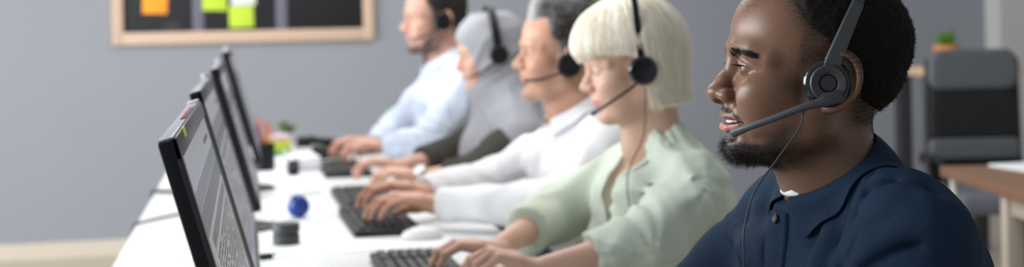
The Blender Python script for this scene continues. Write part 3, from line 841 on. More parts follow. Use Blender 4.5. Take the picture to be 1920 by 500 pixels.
def m1_clothes(c):
    J, root, hc = c['J'], c['root'], c['hc']; z = hc[2]
    sd = Sdf(); torso_ops(sd, J, .009)
    C = np.array((-.021, 0, z - .096))
    sd.path([C + (.006, 0, -.020), J['nb'] + np.array((.008, 0, -.055))], [.060, .068], .03)
    for s in (1, -1):
        S, E, W = arm_path(J, s)
        d_ = (W - E) / np.linalg.norm(W - E)
        sd.path([S, S * .5 + E * .5 + (-.008, s * .004, 0), E], [.058, .058, .054], .035, kk=.02)
        sd.path([E, E * .35 + W * .65], [.054, .046], .02, cut=[(E * .38 + W * .62, d_)])
    S = J['S']
    cu = np.array((math.sin(math.radians(34)), 0, math.cos(math.radians(34))))
    def neck_hole(P):
        v = P - C; h = v @ cu; r = np.sqrt(np.maximum((v * v).sum(1) - h * h, 0)); return np.maximum(-h - .002, r - .080)
    sd.raw(neck_hole, .004, '-')
    sd.raw(lambda P: .60 - P[:, 2], .004, '&')
    creases(sd, [[(-.007, .096, 1.029), (.006, .104, 1.007), (.023, .110, .985), (.046, .115, .964), (.064, .118, .945), (.075, .12, .92)],
                 [(-.025, .103, 1.038), (-.007, .128, 1.018), (.014, .137, .991), (.028, .135, .971), (.047, .141, .948), (.058, .142, .92)],
                 [(-.045, .119, 1.035), (-.024, .144, 1.023), (-.003, .151, 1.006), (.018, .152, .981), (.033, .155, .950)],
                 [(-.015, .125, 1.027), (-.036, .138, 1.031), (-.053, .155, 1.027), (-.059, .179, 1.016), (-.062, .200, 1.000)],
                 [(.003, .143, 1.002), (-.013, .161, 1.011), (-.027, .185, 1.012), (-.048, .198, 1.005), (-.062, .210, .984)],
                 [(.031, .146, .958), (.016, .155, .982), (.001, .168, .995), (-.014, .191, 1.000), (-.035, .207, .994), (-.057, .216, .969)],
                 [(.030, .165, .945), (.014, .183, .968), (-.003, .198, .981), (-.025, .213, .981), (-.052, .220, .958)],
                 [(.035, -.129, .980), (.050, -.106, .960), (.071, -.060, .945), (.074, -.030, .920)],
                 [(.021, -.190, .941), (.060, -.110, .934), (.081, -.050, .915)],
                 [(.056, -.030, .986), (.064, -.028, .961), (.074, -.020, .925)],
                 [(.050, .070, .985), (.062, .082, .960), (.074, .090, .930), (.078, .095, .900)]], depth=.0105, rise=.0085, r=.0080)
    sd.disp(fold_field([], seed=11, gen=.0012, gs=(16, 16, 9)))
    o, vs, fs = clothes_mesh(c, 'shirt', sd, M['navy'], axis(-.32, .28, [(-.18, .12, .0032)], .010), axis(-.36, .36, [(-.23, .28, .0035)], .008), axis(.58, z + .0, [(z - .36, z, .0030)], .012), .012)
    c['shirt_sd'] = sd; fitter = Sdf(); fitter.ops = [op for op in sd.ops if op[0] == '+']
    collar(c, 'collar', C, 34, .061, .062, .042, M['navy'], gap=4, point=.024, stand=.016, flare=.66, droop=.85, fit=fitter, spread=.85)
    tee = Sdf(); n0, n1 = c['frh']((J['n0'], 0, -.030)), np.array(J['nb'])
    tee.path([n0 * .45 + n1 * .55, n1, n1 + (.003, 0, -.03)], [.0535, .0570, .054], .03); tee.path([c['frh']((.020, 0, -.080)), n1 + (.024, 0, 0), n1 + (.016, 0, -.03)], [.036, .0425, .038], .03)
    def slab(P):
        v = P - C; h = v @ cu; r = np.sqrt(np.maximum((v * v).sum(1) - h * h, 0)); top = -.006 + .015 * np.clip((P[:, 0] - .004) / .02, 0, 1) - .9 * np.clip(np.abs(P[:, 1]) - .016, 0, 1)
        return np.maximum(np.maximum(h - top, -.020 - h), np.maximum(r - .0575 - .01 * (h > -.001), -.030 - P[:, 0]))
    tee.raw(slab, .002, '&')
    clothes_mesh(c, 'undershirt', tee, M['white_tee'], axis(-.14, .08, [], .004), axis(-.09, .09, [], .004), axis(z - .24, z - .06, [], .004))
    # placket strip, edge and buttons laid on the chest
    def chest(y, zz): return drop_on(sd, (.22, y, zz), (-1, 0, 0), .4)
    zs = np.linspace(z - .150, z - .36, 14); V, Fc = [], []
    for zz in zs:
        for y, h in ((-.0165, .0002), (-.015, .0030), (0, .0034), (.0125, .0034), (.0145, .0032), (.0160, .0002)):
            p = chest(y, zz); V.append(p + np.array((h, 0, 0)))
    n_ = 6
    for i in range(len(zs) - 1):
        for j_ in range(n_ - 1): Fc.append((i * n_ + j_, i * n_ + j_ + 1, (i + 1) * n_ + j_ + 1, (i + 1) * n_ + j_))
    np_mesh('placket', np.array(V), np.array(Fc), M['navy'], root)
    for zz in (z - .158, z - .225, z - .295):
        p = chest(-.001, zz) + np.array((.0036, 0, 0))
        MB().lathe([(0, 0), (.0052, 0), (.0056, .0012), (.0048, .0020), (.0030, .0016), (0, .0016)], p, Vector((1, .1, .25)).to_track_quat('Z', 'Y').to_matrix(), 20).build('button', M['black'], root)
    trousers_and_shoes(c, M['jeans'], M['shoe'])
m1_clothes(man1)

def m1_headset(c):
    h, W, wv = headset(c, 'dark grey call headset with boom on the man in navy', cup=(.000, .0800, .002), r=.0262, bandw=.0066, band_top=(-.055, 0, .150), mats=dict(body='black_gloss', band='dark_grey', face='dark_grey', boom='boom_grey'))
    # slider arm over the ear cup
    bd = c['band']; ts = [.02, .14, .26, .40, .54, .62]
    MB().strap([W(bd(t, .0022)) for t in ts], [.0105, .0094, .0086, .0080, .0075, .0070], .0024, [wv((1, 0, .45))] * 6).build('slider_arm', M['boom_grey'], h)
    bm = spline([(-.012, .0950, -.014), (.006, .0970, -.021), (.028, .0945, -.030), (.055, .0835, -.0455), (.080, .0680, -.0600), (.0935, .0540, -.0690), (.0975, .0465, -.0725), (.0985, .0455, -.0735)], 8)
    bm, ln = resample(bm, 64); n = 64; u = np.linspace(0, 1, n); tail = np.clip((1 - u) * ln / .010, 0, 1); cap_ = np.sqrt(np.clip(1 - (1 - tail) ** 2, .004, 1))
    rad = list((.0032 + .0004 * np.clip((u - .75) / .2, 0, 1)) * cap_); wd = list((.0066 - .0026 * np.clip(u / .35, 0, 1) + .0012 * np.clip((u - .78) / .15, 0, 1)) * cap_)
    b = MB().tube([W(p) for p in bm], rad, 12, wide=wd, wdir=wv((.35, .1, 1))).build('microphone_boom', M['boom_grey'], h)
    MB().lathe([(0, 0), (.0016, 0), (.0016, .0006), (0, .0006)], W((.0885, .0605, -.0640)), wv((.2, 1, .2)).to_track_quat('Z', 'Y').to_matrix(), 16).build('microphone_hole', M['black'], b)
    MB().box(W((-.004, .0965, -.0155)), (.012, .003, .0075), .0025, Matrix(np.array(Matrix.Rotation(h.rotation_euler.z, 3, 'Z'))) @ Matrix([list(r) for r in (np.array(wv((1, 0, -.32)).normalized()), np.array(wv((0, 1, 0)).normalized()), np.array(wv((.32, 0, 1)).normalized()))]).transposed()).build('boom_joint', M['dark_grey'], b)
    wire = spline([(.020, .0890, -.026), (.026, .0935, -.036), (.030, .100, -.055), (.053, .104, -.095), (.076, .106, -.138), (.086, .118, -.185), (.084, .128, -.240), (.085, .135, -.330)], 10)
    MB().tube([W(p) for p in wire], .0011, 8).build('cable', M['dark_grey'], h)
    coil = [(.012 + .0045 * t + .0028 * math.cos(t * 9), .0905 + .0026 * math.sin(t * 9), -.014 - .006 * t) for t in np.linspace(0, 2, 60)]
    MB().tube([W(p) for p in coil], .0009, 6).build('strain_relief', M['black'], h)
m1_headset(man1)
# ------------------------------------------------------------------ the other four workers
M['blonde'] = mat('blonde_hair', (0.78, 0.68, 0.46), 0.45, noise=0.30, nscale=50, attr='col', bump=0.0, spec=0.3)
M['hair_any'] = mat('short_hair_strands', (0.1, 0.08, 0.06), 0.55, noise=0.3, nscale=120, attr='col', bump=0.25, bscale=300, spec=0.25)
M['mint'] = mat('pale_mint_blouse', (0.60, 0.665, 0.565), 0.75, noise=0.05, nscale=60, bump=0.12, bscale=500, spec=0.2)
M['white_shirt'] = mat('white_shirt_cotton', (0.80, 0.80, 0.82), 0.75, noise=0.02, nscale=40, bump=0.1, bscale=500, spec=0.2)
M['blue_shirt'] = mat('pale_blue_shirt_cotton', (0.66, 0.73, 0.86), 0.75, noise=0.03, nscale=40, bump=0.1, bscale=500, spec=0.2)
M['hijab'] = mat('light_grey_scarf', (0.34, 0.34, 0.365), 0.8, noise=0.05, nscale=40, bump=0.1, bscale=400, spec=0.2)
M['olive'] = mat('dark_olive_knit', (0.065, 0.060, 0.052), 0.85, noise=0.12, nscale=60, bump=0.15, bscale=400, spec=0.15)

def skin_fn(base, lip, beard=None, beard_fn=None, open_=0.0, smile=0.0, blush=0.12, scalp=None):
    base, lip = np.array(base), np.array(lip)
    def f(q, vs):
        c = base * (1 + vnoise(q * 40, 3)[:, None] * .05)
        x, y, z = q[:, 0], np.abs(q[:, 1]), q[:, 2]
        ch = np.exp(-(((x - .07) / .03) ** 2 + ((y - .045) / .025) ** 2 + ((z + .015) / .025) ** 2))[:, None] * blush
        nt = np.exp(-(((x - .112) / .015) ** 2 + (y / .015) ** 2 + ((z + .02) / .014) ** 2))[:, None] * blush
        c = c * (1 - np.clip(ch + nt, 0, .4)) + np.array((.72, .30, .24)) * np.clip(ch + nt, 0, .4)
        lm = lips_mask(q, open_, smile)[:, None] * .8; c = c * (1 - lm) + lip * lm
        if beard_fn is not None:
            b = (beard_fn(q) * (x < .14))[:, None]; c = c * (1 - b) + np.array(beard) * b
        if scalp is not None:
            s = (SS(.03, .06, z) * SS(.05, .02, x) + SS(-.04, -.06, x) * SS(-.05, -.02, z))[:, None].clip(0, 1); c = c * (1 - s) + np.array(scalp) * s
        hnd = (x > .16)[:, None] * .12; c = c * (1 - hnd) + np.array((.60, .27, .21)) * hnd      # hands a little pinker
        return c
    return f
def skull(pa, g=1.0):
    def el(cc, r):
        v = pa - np.array(cc); r = np.array(r); k0 = np.sqrt(((v / r) ** 2).sum(1)); k1 = np.sqrt(((v / (r * r)) ** 2).sum(1)); return k0 * (k0 - 1) / np.maximum(k1, 1e-6)
    return smin(smin(el((-.004, 0, .058), (.096, .075, .074)), el((.036, 0, .052), (.060, .066, .062)), .02), el((-.048, 0, .020), (.054, .060, .058)), .03)
def hair_cap(c, name, dens, thick, m, colf, groove=.0012, res=.0032, comb=(0, 0, 1)):
    def f(P):
        p = c['toh'](P); pa = np.stack([p[:, 0], np.abs(p[:, 1]), p[:, 2]], 1)
        D = dens(p); n = vnoise(p * np.array((40, 220, 60)), 4) + .6 * vnoise(p * np.array((80, 420, 120)), 6)
        return skull(pa) - (-.006 + .009 * SS(.25, .6, D) + thick(p) * D + groove * n * D)
    sh = Sdf(); sh.raw(f, .001); hc, s = c['hc'], c['hs']
    o, hv, hf = clothes_mesh(c, name, sh, m, axis(hc[0] - .17 * s, hc[0] + .16 * s, [], res), axis(hc[1] - .12 * s, hc[1] + .12 * s, [], res), axis(hc[2] - .12 * s, hc[2] + .19 * s, [], res), .012, col=lambda v: colf(c['toh'](v)))
    return o
def brows(c, m, thick=.0022, z0=.0285, grow=1.0):
    for s in (1, -1):
        sd = Sdf(); sd.frame(c['hc'], c['Rh'], False, c['hs'], c['zs'])
        sd.path([(.0955, .013 * s, z0), (.0925, .026 * s, z0 + .005), (.0830, .041 * s, z0 + .006), (.0725, .051 * s, z0 + .001)], [thick, thick * 1.1, thick, thick * .5], .003, kk=.003)
        b = c['sd']
        sd.raw(lambda P: b.ev(P) - .0016, .001, '&')
        hc = c['hc']; a = c['frh'](np.array([(.05, .002 * s, z0 - .02), (.12, .065 * s, z0 + .02)]))
        lo, hi = a.min(0) - .012, a.max(0) + .012
        v, f = sd.mesh(axis(lo[0], hi[0], [], .0018), axis(lo[1], hi[1], [], .0018), axis(lo[2], hi[2], [], .0018), .004)
        if len(v): np_mesh('eyebrow', v, f, m, c['root'])
def simple_boom(c, h, W, wv, pts, r0=.0030, r1=.0042, m='black', tip=True):
    bm = spline(pts, 6); n = len(bm); k = c['hs']
    rad = [r0 * k] * n
    for i in range(n):
        t = max(0, (i / (n - 1) - .82) / .18); rad[i] = k * (r0 + (r1 - r0) * min(1, t * 3)) * (math.sqrt(max(.05, 1 - max(0, (t - .55) / .46) ** 2)))
    b = MB().tube([W(p) for p in bm], rad, 10).build('microphone_boom', M[m], h)
    MB().lathe([(0, -.006 * k), (.0085 * k, -.006 * k), (.0095 * k, 0), (.0085 * k, .005 * k), (0, .006 * k)], W(np.array(pts[0])), wv((0, 1, 0)).to_track_quat('Z', 'Y').to_matrix(), 24).build('boom_joint', M[m], b)

def loc_pt(H, turn, w):                                               # a world point in a person's own frame
    a = -(math.pi + math.radians(turn)); dx, dy = w[0] - H[0], w[1] - H[1]
    return np.array((math.cos(a) * dx - math.sin(a) * dy, math.sin(a) * dx + math.cos(a) * dy, w[2]))

# ---- the woman with the blonde bob
H2 = (0.765, 2.756, 1.127); z2 = 1.127
woman = dict(label='woman with blonde bob, pale green blouse and black headset, typing', head=H2, turn=7, head_turn=-12, pitch=-12.0, zs=.93, hs=.965,
    F=dict(w=.97, jaw=.86, nose=.96, nose_w=.84, nose_up=.003, lip=.92, brow=.72, chin=.9, open=.0044, smile=.45, cheek=1.0),
    J=dict(nb=(-.045, 0, z2 - .155), n0=-.020, S=np.array((-.055, .145, z2 - .215)), lean=.10, neck=.046, w=.86, arm=.80,
           EL=np.array((.09, .255, .814)), ER=np.array((.10, -.22, .814)), WL=np.array((.300, .225, .780)), WR=np.array((.31, .010, .784)),
           handL=dict(f=(1, -.10, .10), lift=18, bend=(38, 40, 25), sc=.86, per=(-14, 0, 8, 16)), handR=dict(f=(1, .15, .0), sc=.86, bend=(25, 40, 25))),
    skin_col=skin_fn((.66, .42, .32), (.60, .22, .20), smile=.45, blush=.20), skin_mat=M['skin'], fem=True, hres=.0024, handres=.0030, iris=(.16, .22, .28), gaze=16)
person(woman)
lashes(woman)
def bob(c):
    def el(pa, cc, r):
        v = pa - np.array(cc); r = np.array(r); k0 = np.sqrt(((v / r) ** 2).sum(1)); k1 = np.sqrt(((v / (r * r)) ** 2).sum(1)); return k0 * (k0 - 1) / np.maximum(k1, 1e-6)
    def outer(p):
        x, y, z = p[:, 0], np.abs(p[:, 1]), p[:, 2]; pa = np.stack([x, y, z], 1)
        top = skull(pa) - .018 - .005 * SS(.03, .09, x) * SS(.035, .075, z) + .009 * SS(.062, .030, z) * SS(.02, .06, x)
        lo = (np.sqrt(((x + .004) / .100) ** 2 + (y / (.099 - .10 * np.clip(-z - .03, 0, .1))) ** 2) - 1) * .095
        hi = (np.sqrt(((x + .004) / .100) ** 2 + (y / .099) ** 2 + ((z - .045) / .103) ** 2) - 1) * .1
        return smin(top, np.where(z > .045, hi, lo), .03)
    def fringe(y): return np.interp(y, [0, .03, .05, .066, .080], [.046, .046, .048, .050, .044])
    def xfront(z): return -.016 + np.interp(z, [-.02, .01, .03, .05], [0, .004, .034, .060])
    def f(P):
        p = c['toh'](P); x, y, z = p[:, 0], np.abs(p[:, 1]), p[:, 2]; pa = np.stack([x, y, z], 1); ph = np.arctan2(y, x + .01); sg = np.sign(p[:, 1])
        n = vnoise(np.stack([ph * 20, z * 9, sg], 1), 3); n2 = vnoise(np.stack([ph * 55, z * 16, sg], 1), 5)
        d = outer(p) - .0022 * n - .0014 * n2
        d = smax(d, -.092 + .12 * np.clip(x + .02, -.1, .1) + .005 * n2 - z, .014)       # cut ends of the bob
        d = smax(d, -smax(z - fringe(y) - .005 * n2, xfront(z) - x + .003 * n2, .014), .008)   # the face is left free
        inner = skull(pa) + .004; inner = np.where(z > 0, inner, np.minimum(inner, np.sqrt((x + .01) ** 2 + y ** 2) - .052))
        return smax(d, -inner, .004)
    sh = Sdf(); sh.raw(f, .001); hc = c['hc']
    def colf(v):
        p = c['toh'](v); y = np.abs(p[:, 1]); a = np.arctan2(y, p[:, 0] + .01)
        n = (.5 + .5 * vnoise(np.stack([a * 34, p[:, 2] * 5, np.sign(p[:, 1])], 1), 9))[:, None]
        return np.array((.95, .91, .82)) * n + np.array((.86, .76, .58)) * (1 - n)
    clothes_mesh(c, 'bob_hair', sh, M['blonde'], axis(-.17, .16, [], .0026), axis(-.13, .13, [], .0026), axis(hc[2] - .14, hc[2] + .19, [], .0026), .01, col=colf)
    rs = np.random.RandomState(9); ns = 14                              # loose strands lying over the bob, ragged at the ends
    for nm, cnt, m in (('hair_strands', 1500, 'strand_pale'), ('hair_strands', 1300, 'strand_gold')):
        ph = rs.uniform(-math.pi, math.pi, cnt); dx, dy = np.cos(ph), np.sin(ph)
        yy = np.abs(dy) * .095; front = (dx > .10)
        zend = np.where(front, fringe(yy), -.088) + rs.normal(0, .0045, cnt) - .002
        zst = rs.uniform(.06, .142, cnt); ln = np.linspace(0, 1, ns)[None, :]
        Z = zst[:, None] * (1 - ln) + zend[:, None] * ln; PH = ph[:, None] + rs.normal(0, .05, cnt)[:, None] * ln
        lo_, hi_ = np.zeros(Z.shape), np.full(Z.shape, .16)
        for _ in range(13):
            mid = (lo_ + hi_) / 2; p = np.stack([-.01 + mid * np.cos(PH), mid * np.sin(PH), Z], -1).reshape(-1, 3)
            ins = (outer(p) < 0).reshape(Z.shape); lo_ = np.where(ins, mid, lo_); hi_ = np.where(ins, hi_, mid)
        R = lo_ + rs.uniform(-.001, .0022, cnt)[:, None]; p = np.stack([-.01 + R * np.cos(PH), R * np.sin(PH), Z], -1)
        hcv = bpy.data.hair_curves.new(nm); hcv.add_curves([ns] * cnt)
        hcv.points.foreach_set('position', c['frh'](p).astype(np.float32).ravel())
        hcv.points.foreach_set('radius', (np.linspace(1, .4, ns)[None, :] * np.full((cnt, 1), .00055)).astype(np.float32).ravel())
        hcv.materials.append(M[m]); link(bpy.data.objects.new(nm, hcv), c['root'])
M['strand_pale'] = mat('pale_blonde_strand', (0.96, 0.92, 0.84), 0.45, spec=0.3, noise=0.1, nscale=60); M['strand_gold'] = mat('golden_blonde_strand', (0.88, 0.78, 0.60), 0.45, spec=0.3, noise=0.1, nscale=60)
bob(woman)
brows(woman, M['wood_mid'], .0015, .0265)
def w_clothes(c):
    J, z = c['J'], c['hc'][2]; sd = Sdf(); torso_ops(sd, J, .012, True)
    for s in (1, -1):
        S, E, W = arm_path(J, s); d_ = (W - E) / np.linalg.norm(W - E)
        sd.path([S, S * .5 + E * .5 + (-.01, .008 * s, 0), E + (-.006, 0, .002)], [.052, .060, .058], .035, kk=.02)
        sd.path([E, E * .55 + W * .45], [.056, .050], .02, cut=[(E * .52 + W * .48, d_)])
    C = np.array((-.030, 0, z - .160)); S = J['S']
    def vneck(P):                                                        # open V neckline
        y, zz = np.abs(P[:, 1]), P[:, 2]; lo = z - .325
        half = np.clip((zz - lo) * .36, -.05, .060) - .25 * np.clip(zz - (z - .2), 0, 1)*0
        return smax(smax(y - half, .0 - (P[:, 0] - .0), .01), lo - zz, .004)
    sd.raw(vneck, .005, '-')
    sd.ell((-.030, 0, z - .115), (.062, .060, .055), .008, '-')
    sd.raw(lambda P: .58 - P[:, 2], .004, '&')
    sd.disp(fold_field([((.03, .13, z - .33), ((1, 0, 0), (0, .3, 1)), 3.6, .0110, .18), ((-.05, .15, z - .19), ((1, 0, 0), (0, .2, 1)), 3.4, .0090, .22), ((.10, .235, .80), ((1, 0, 0), (0, 0, 1)), 4.0, .009, .16)], seed=23, gen=.0048, gs=(15, 15, 5)))
    clothes_mesh(c, 'blouse', sd, M['mint'], axis(-.30, .36, [], .0065), axis(-.36, .36, [], .0065), axis(.56, z - .06, [], .0065), .012)
    skn = Sdf()
    # folded neckline edges
    for s in (1, -1):
        pts = []
        for t in np.linspace(0, 1, 12):
            zz = z - .315 + t * .135; y = (zz - (z - .325)) * .36 + .006
            pts.append(drop_on(sd, (.25, s * y, zz), (-1, 0, 0), .4) + np.array((.001, 0, 0)))
        MB().strap(pts, .010, .0022, [Vector((.1, 1, .36 * s * 0))] * 12).build('neckline_band', M['mint'], c['root'])
    trousers_and_shoes(c, M['jeans'], M['shoe'])
w_clothes(woman)
h, W_, wv_ = headset(woman, 'black headset with slim boom over the blonde bob', cup=(.002, .0955, -.002), r=.0285, band_top=(-.020, 0, .163), bexp=.36, bandw=.0070, mats=dict(body='black_gloss', face='black', band='black', boom='black'), detail=False)
simple_boom(woman, h, W_, wv_, [(.006, .102, -.018), (.036, .099, -.034), (.072, .085, -.051), (.104, .064, -.067), (.118, .050, -.074)], .0030, .0040)
MB().tube([W_(p) for p in spline([(.006, .103, -.038), (.016, .110, -.08), (.036, .118, -.14), (.085, .128, -.21), (.10, .140, -.30)], 8)], .0013, 6).build('cable', M['dark_grey'], h)

# ---- the man in the white shirt
H3 = (0.764, 3.420, 1.136); z3 = 1.122
def grey_hair(dark, light, edge):
    def colf(q):
        y, x, z = np.abs(q[:, 1]), q[:, 0], q[:, 2]
        t = np.clip(SS(.045, .065, y) * SS(.05, .01, z) * .5 + SS(.045, .085, x) + vnoise(q * 120, 2) * .25, 0, 1)[:, None] * edge
        return np.array(dark) * (1 - t) + np.array(light) * t
    return colf
def short_dens(front=.080, temple=.040, zb=.030):
    def d(q):
        x, y, z = q[:, 0], np.abs(q[:, 1]), q[:, 2]
        b = np.interp(x, [-.075, -.062, -.05, -.018, .002, .033, .05], [-.060, -.030, -.005, .030, zb, .056, .074])
        sb = SS(.024, .014, x) * SS(.000, .008, x) * SS(-.03, -.01, z) * SS(.05, .06, y)
        return np.clip(np.maximum(SS(-.012, .008, z - b) * SS(.008, -.006, x - (front - (front - temple) * SS(.030, .058, y))), sb * .8), 0, 1)
    return d
man2 = dict(label='grey haired man in white shirt and headset, both hands on the keyboard', head=H3, turn=4, head_turn=-6, pitch=2, zs=.95, hs=1.0,
    F=dict(nose_w=.95, nose=1.12, lip=.75, open=.0034, brow=1.1, jaw=1.03, smile=.3),
    J=dict(nb=(-.045, 0, z3 - .145), n0=-.020, S=np.array((-.055, .165, z3 - .200)), lean=.12, neck=.055, w=1.0, arm=1.0,
           EL=np.array((.10, .235, .810)), ER=np.array((.12, -.25, .815)), WL=np.array((.335, .045, .800)), WR=np.array((.340, -.10, .812)),
           handL=dict(f=(1, -.05, -.03), lift=13, bend=(15, 30, 22)), handR=dict(f=(1, .10, .0), lift=14, bend=(16, 32, 24))),
    skin_col=skin_fn((.56, .31, .215), (.46, .20, .17), beard=(.34, .22, .17), beard_fn=lambda q: m1_beard_density(q) * .22, smile=.3, scalp=(.12, .10, .09)), skin_mat=M['skin'], hres=.0028, handres=.0032, iris=(.10, .08, .06), gaze=14)
person(man2)
lashes(man2)
hair_cap(man2, 'short_hair', short_dens(), lambda p: .006 + .014 * SS(.03, .11, p[:, 2]) + .008 * SS(.04, .08, p[:, 0]), M['hair_any'], grey_hair((.030, .027, .025), (.42, .41, .40), .85), .0018)
brows(man2, M['hair_black'], .0022, .0290)
def shirt(c, m, collar_m, cuff=True, open_=16, seed=5, C=None, ax=30, ring=(.066, .064), inner=None, waist=.58, res=.0075):
    J, z = c['J'], c['hc'][2]; sd = Sdf(); torso_ops(sd, J, .012); S0 = J['S']
    C = np.array((-.022, 0, z - .112)) if C is None else C
    sd.path([C + (.003, 0, -.022), np.array(J['nb']) + (.012, 0, -.05)], [.068, .088], .03)
    for s in (1, -1):
        S, E, W = arm_path(J, s); d_ = (W - E) / np.linalg.norm(W - E); ak = J.get('arm', 1)
        sd.path([S, S * .5 + E * .5 + (-.006, .006 * s, 0), E], [.058 * ak, .060 * ak, .056 * ak], .035, kk=.02)
        e1 = E * .06 + W * .94
        sd.path([E, E * .45 + W * .55, W - d_ * .055, W], [.054 * ak, .048 * ak, .040 * ak, .035 * ak], .02, cut=[(W - d_ * .012, d_)], kk=.012)
        if cuff: sd.path([W - d_ * .062, W], [.0405 * ak, .0375 * ak], .003, cut=[(W - d_ * .010, d_), (W - d_ * .062, -d_)])
    cu = np.array((math.sin(math.radians(ax)), 0, math.cos(math.radians(ax))))
    def neck_hole(P):
        v = P - C; h = v @ cu; r = np.sqrt(np.maximum((v * v).sum(1) - h * h, 0)); return np.maximum(-h - .014, r - .080)
    sd.raw(neck_hole, .004, '-')
    fitter = Sdf(); fitter.ops = [op for op in sd.ops if op[0] == '+']
    sd.raw(lambda P: waist - P[:, 2], .004, '&')
    anch = [((-.01, S0[1] - .01, S0[2] - .13), ((1, 0, 0), (0, .25, 1)), 3.4, .0105, .19)]
    for k_ in 'LR':
        E = J['E' + k_]; anch.append((E, ((1, 0, 0), (0, 0, 1)), 3.5, .0085, .15))
    sd.disp(fold_field(anch, seed=seed, gen=.0042, gs=(14, 14, 5)))
    wx = max(J['WL'][0], J['WR'][0])
    clothes_mesh(c, 'shirt', sd, m, axis(-.32, wx + .03, [], res), axis(-.36, .36, [], res), axis(.56, z, [], res), .012)
    collar(c, 'collar', C, ax, ring[0], ring[1], .040, collar_m, gap=open_, point=.026, stand=.018, flare=.62, droop=.85, fit=fitter)
    trousers_and_shoes(c, M['jeans'], M['shoe'])
    return sd
shirt(man2, M['white_shirt'], M['white_shirt'], open_=24, seed=41)
h, W_, wv_ = headset(man2, 'black headset on the grey haired man', cup=(-.002, .0835, -.016), r=.0285, band_top=(-.020, 0, .150), detail=False)
simple_boom(man2, h, W_, wv_, [(.002, .094, -.028), (.030, .092, -.040), (.060, .080, -.050), (.088, .062, -.056), (.100, .052, -.058)], .0032, .0042)

# ---- the woman in the grey hijab
H4 = (0.732, 4.237, 1.131); z4 = H4[2]
hijabi = dict(label='woman in light grey hijab and dark sleeves with a headset, looking down', head=H4, turn=2, head_turn=-4, pitch=-8, zs=.94, hs=.975,
    F=dict(w=.98, jaw=.9, nose=.98, nose_w=.88, lip=.95, brow=.75, open=.0024, smile=.3, ear=False, chin=.9),
    J=dict(nb=(-.050, 0, z4 - .150), n0=-.020, S=np.array((-.055, .150, z4 - .225)), lean=.10, neck=.048, w=.88, arm=.84,
           EL=np.array((.10, .215, .800)), ER=np.array((.12, -.24, .805)), WL=np.array((.255, .110, .788)), WR=np.array((.28, -.12, .800)),
           handL=dict(f=(1, -.16, -.02), lift=13, sc=.88, bend=(24, 38, 24)), handR=dict(f=(1, .1, .0), sc=.88)),
    skin_col=skin_fn((.64, .38, .28), (.62, .25, .24), smile=.3, blush=.25), skin_mat=M['skin'], fem=True, hres=.0030, handres=.0034, iris=(.05, .03, .02), gaze=30)
person(hijabi)
lashes(hijabi)
brows(hijabi, M['hair_black'], .0016, .0270)
def hijab(c):
    J, z = c['J'], c['hc'][2]; sd = Sdf(); torso_ops(sd, J, .010, True)
    for s in (1, -1):
        S, E, W = arm_path(J, s); d_ = (W - E) / np.linalg.norm(W - E)
        sd.path([S, S * .5 + E * .5, E], [.050, .056, .056], .035, kk=.02)
        sd.path([E, E * .5 + W * .5], [.055, .050], .02, cut=[(E * .52 + W * .48, d_)])
    sd.raw(lambda P: .58 - P[:, 2], .004, '&')
    sd.disp(fold_field([((.10, .215, .80), ((1, 0, 0), (0, 0, 1)), 3.5, .005, .14)], seed=61, gen=.003, gs=(13, 13, 5)))
    clothes_mesh(c, 'knit_top', sd, M['olive'], axis(-.30, .34, [], .008), axis(-.36, .36, [], .008), axis(.56, z - .06, [], .008), .012)
    sc = Sdf(); sc.frame(c['hc'], c['Rh'], True, c['hs'])
    sc.ell((-.006, 0, .052), (.112, .090, .092), .02); sc.ell((.030, 0, .040), (.070, .082, .080), .03); sc.ell((-.05, 0, .0), (.065, .078, .09), .03)
    sc.path([(.0, 0, -.04), (-.020, 0, -.14)], [.082, .086], .05)
    sc.path([(.050, 0, -.088), (.020, .0, -.150)], [.040, .060], .04)
    sc.frame()
    T = torso_ops; nb = np.array(J['nb']); S = J['S']
    sc.frame((0, 0, 0), None, True)
    sc.path([nb + (0, 0, .02), (S[0] + .01, S[1] * .75, S[2] + .035), (S[0], S[1] + .01, S[2] - .01), (S[0] + .02, S[1] + .045, S[2] - .12)], [.085, .068, .068, .058], .05, kk=.03)
    sc.ell((S[0] + .020, 0, S[2] - .06), (.135, .150, .130), .05); sc.ell((S[0] + .065, .05, S[2] - .130), (.080, .09, .110), .05)
    sc.frame(c['hc'], c['Rh'], True, c['hs'])
    sc.ell((.105, 0, -.012), (.066, .058, .078), .010, '-')                   # the opening for the face
    sc.frame()
    sc.raw(lambda P: z - .38 + .25 * np.abs(P[:, 1]) - P[:, 2], .01, '&')
    sc.disp(fold_field([((.05, 0, z - .10), ((0, 1, 0), (-.6, 0, -1)), 3.5, .0075, .22), ((-.02, .08, z - .05), ((1, 0, 0), (0, 0, 1)), 3.0, .0060, .16)], seed=71, gen=.004, gs=(12, 12, 6)))
    o, v, f = clothes_mesh(c, 'hijab', sc, M['hijab'], axis(-.26, .26, [], .006), axis(-.32, .32, [], .006), axis(z - .42, z + .18, [], .006), .016)
    trousers_and_shoes(c, M['jeans'], M['shoe'])
hijab(hijabi)
h, W_, wv_ = headset(hijabi, 'black headset worn over the light grey hijab', cup=(-.008, .0980, .004), r=.028, band_top=(-.012, 0, .156), bandw=.013, detail=False)
simple_boom(hijabi, h, W_, wv_, [(-.002, .107, -.016), (.030, .106, -.030), (.062, .088, -.046), (.090, .066, -.054)], .0032, .0042)

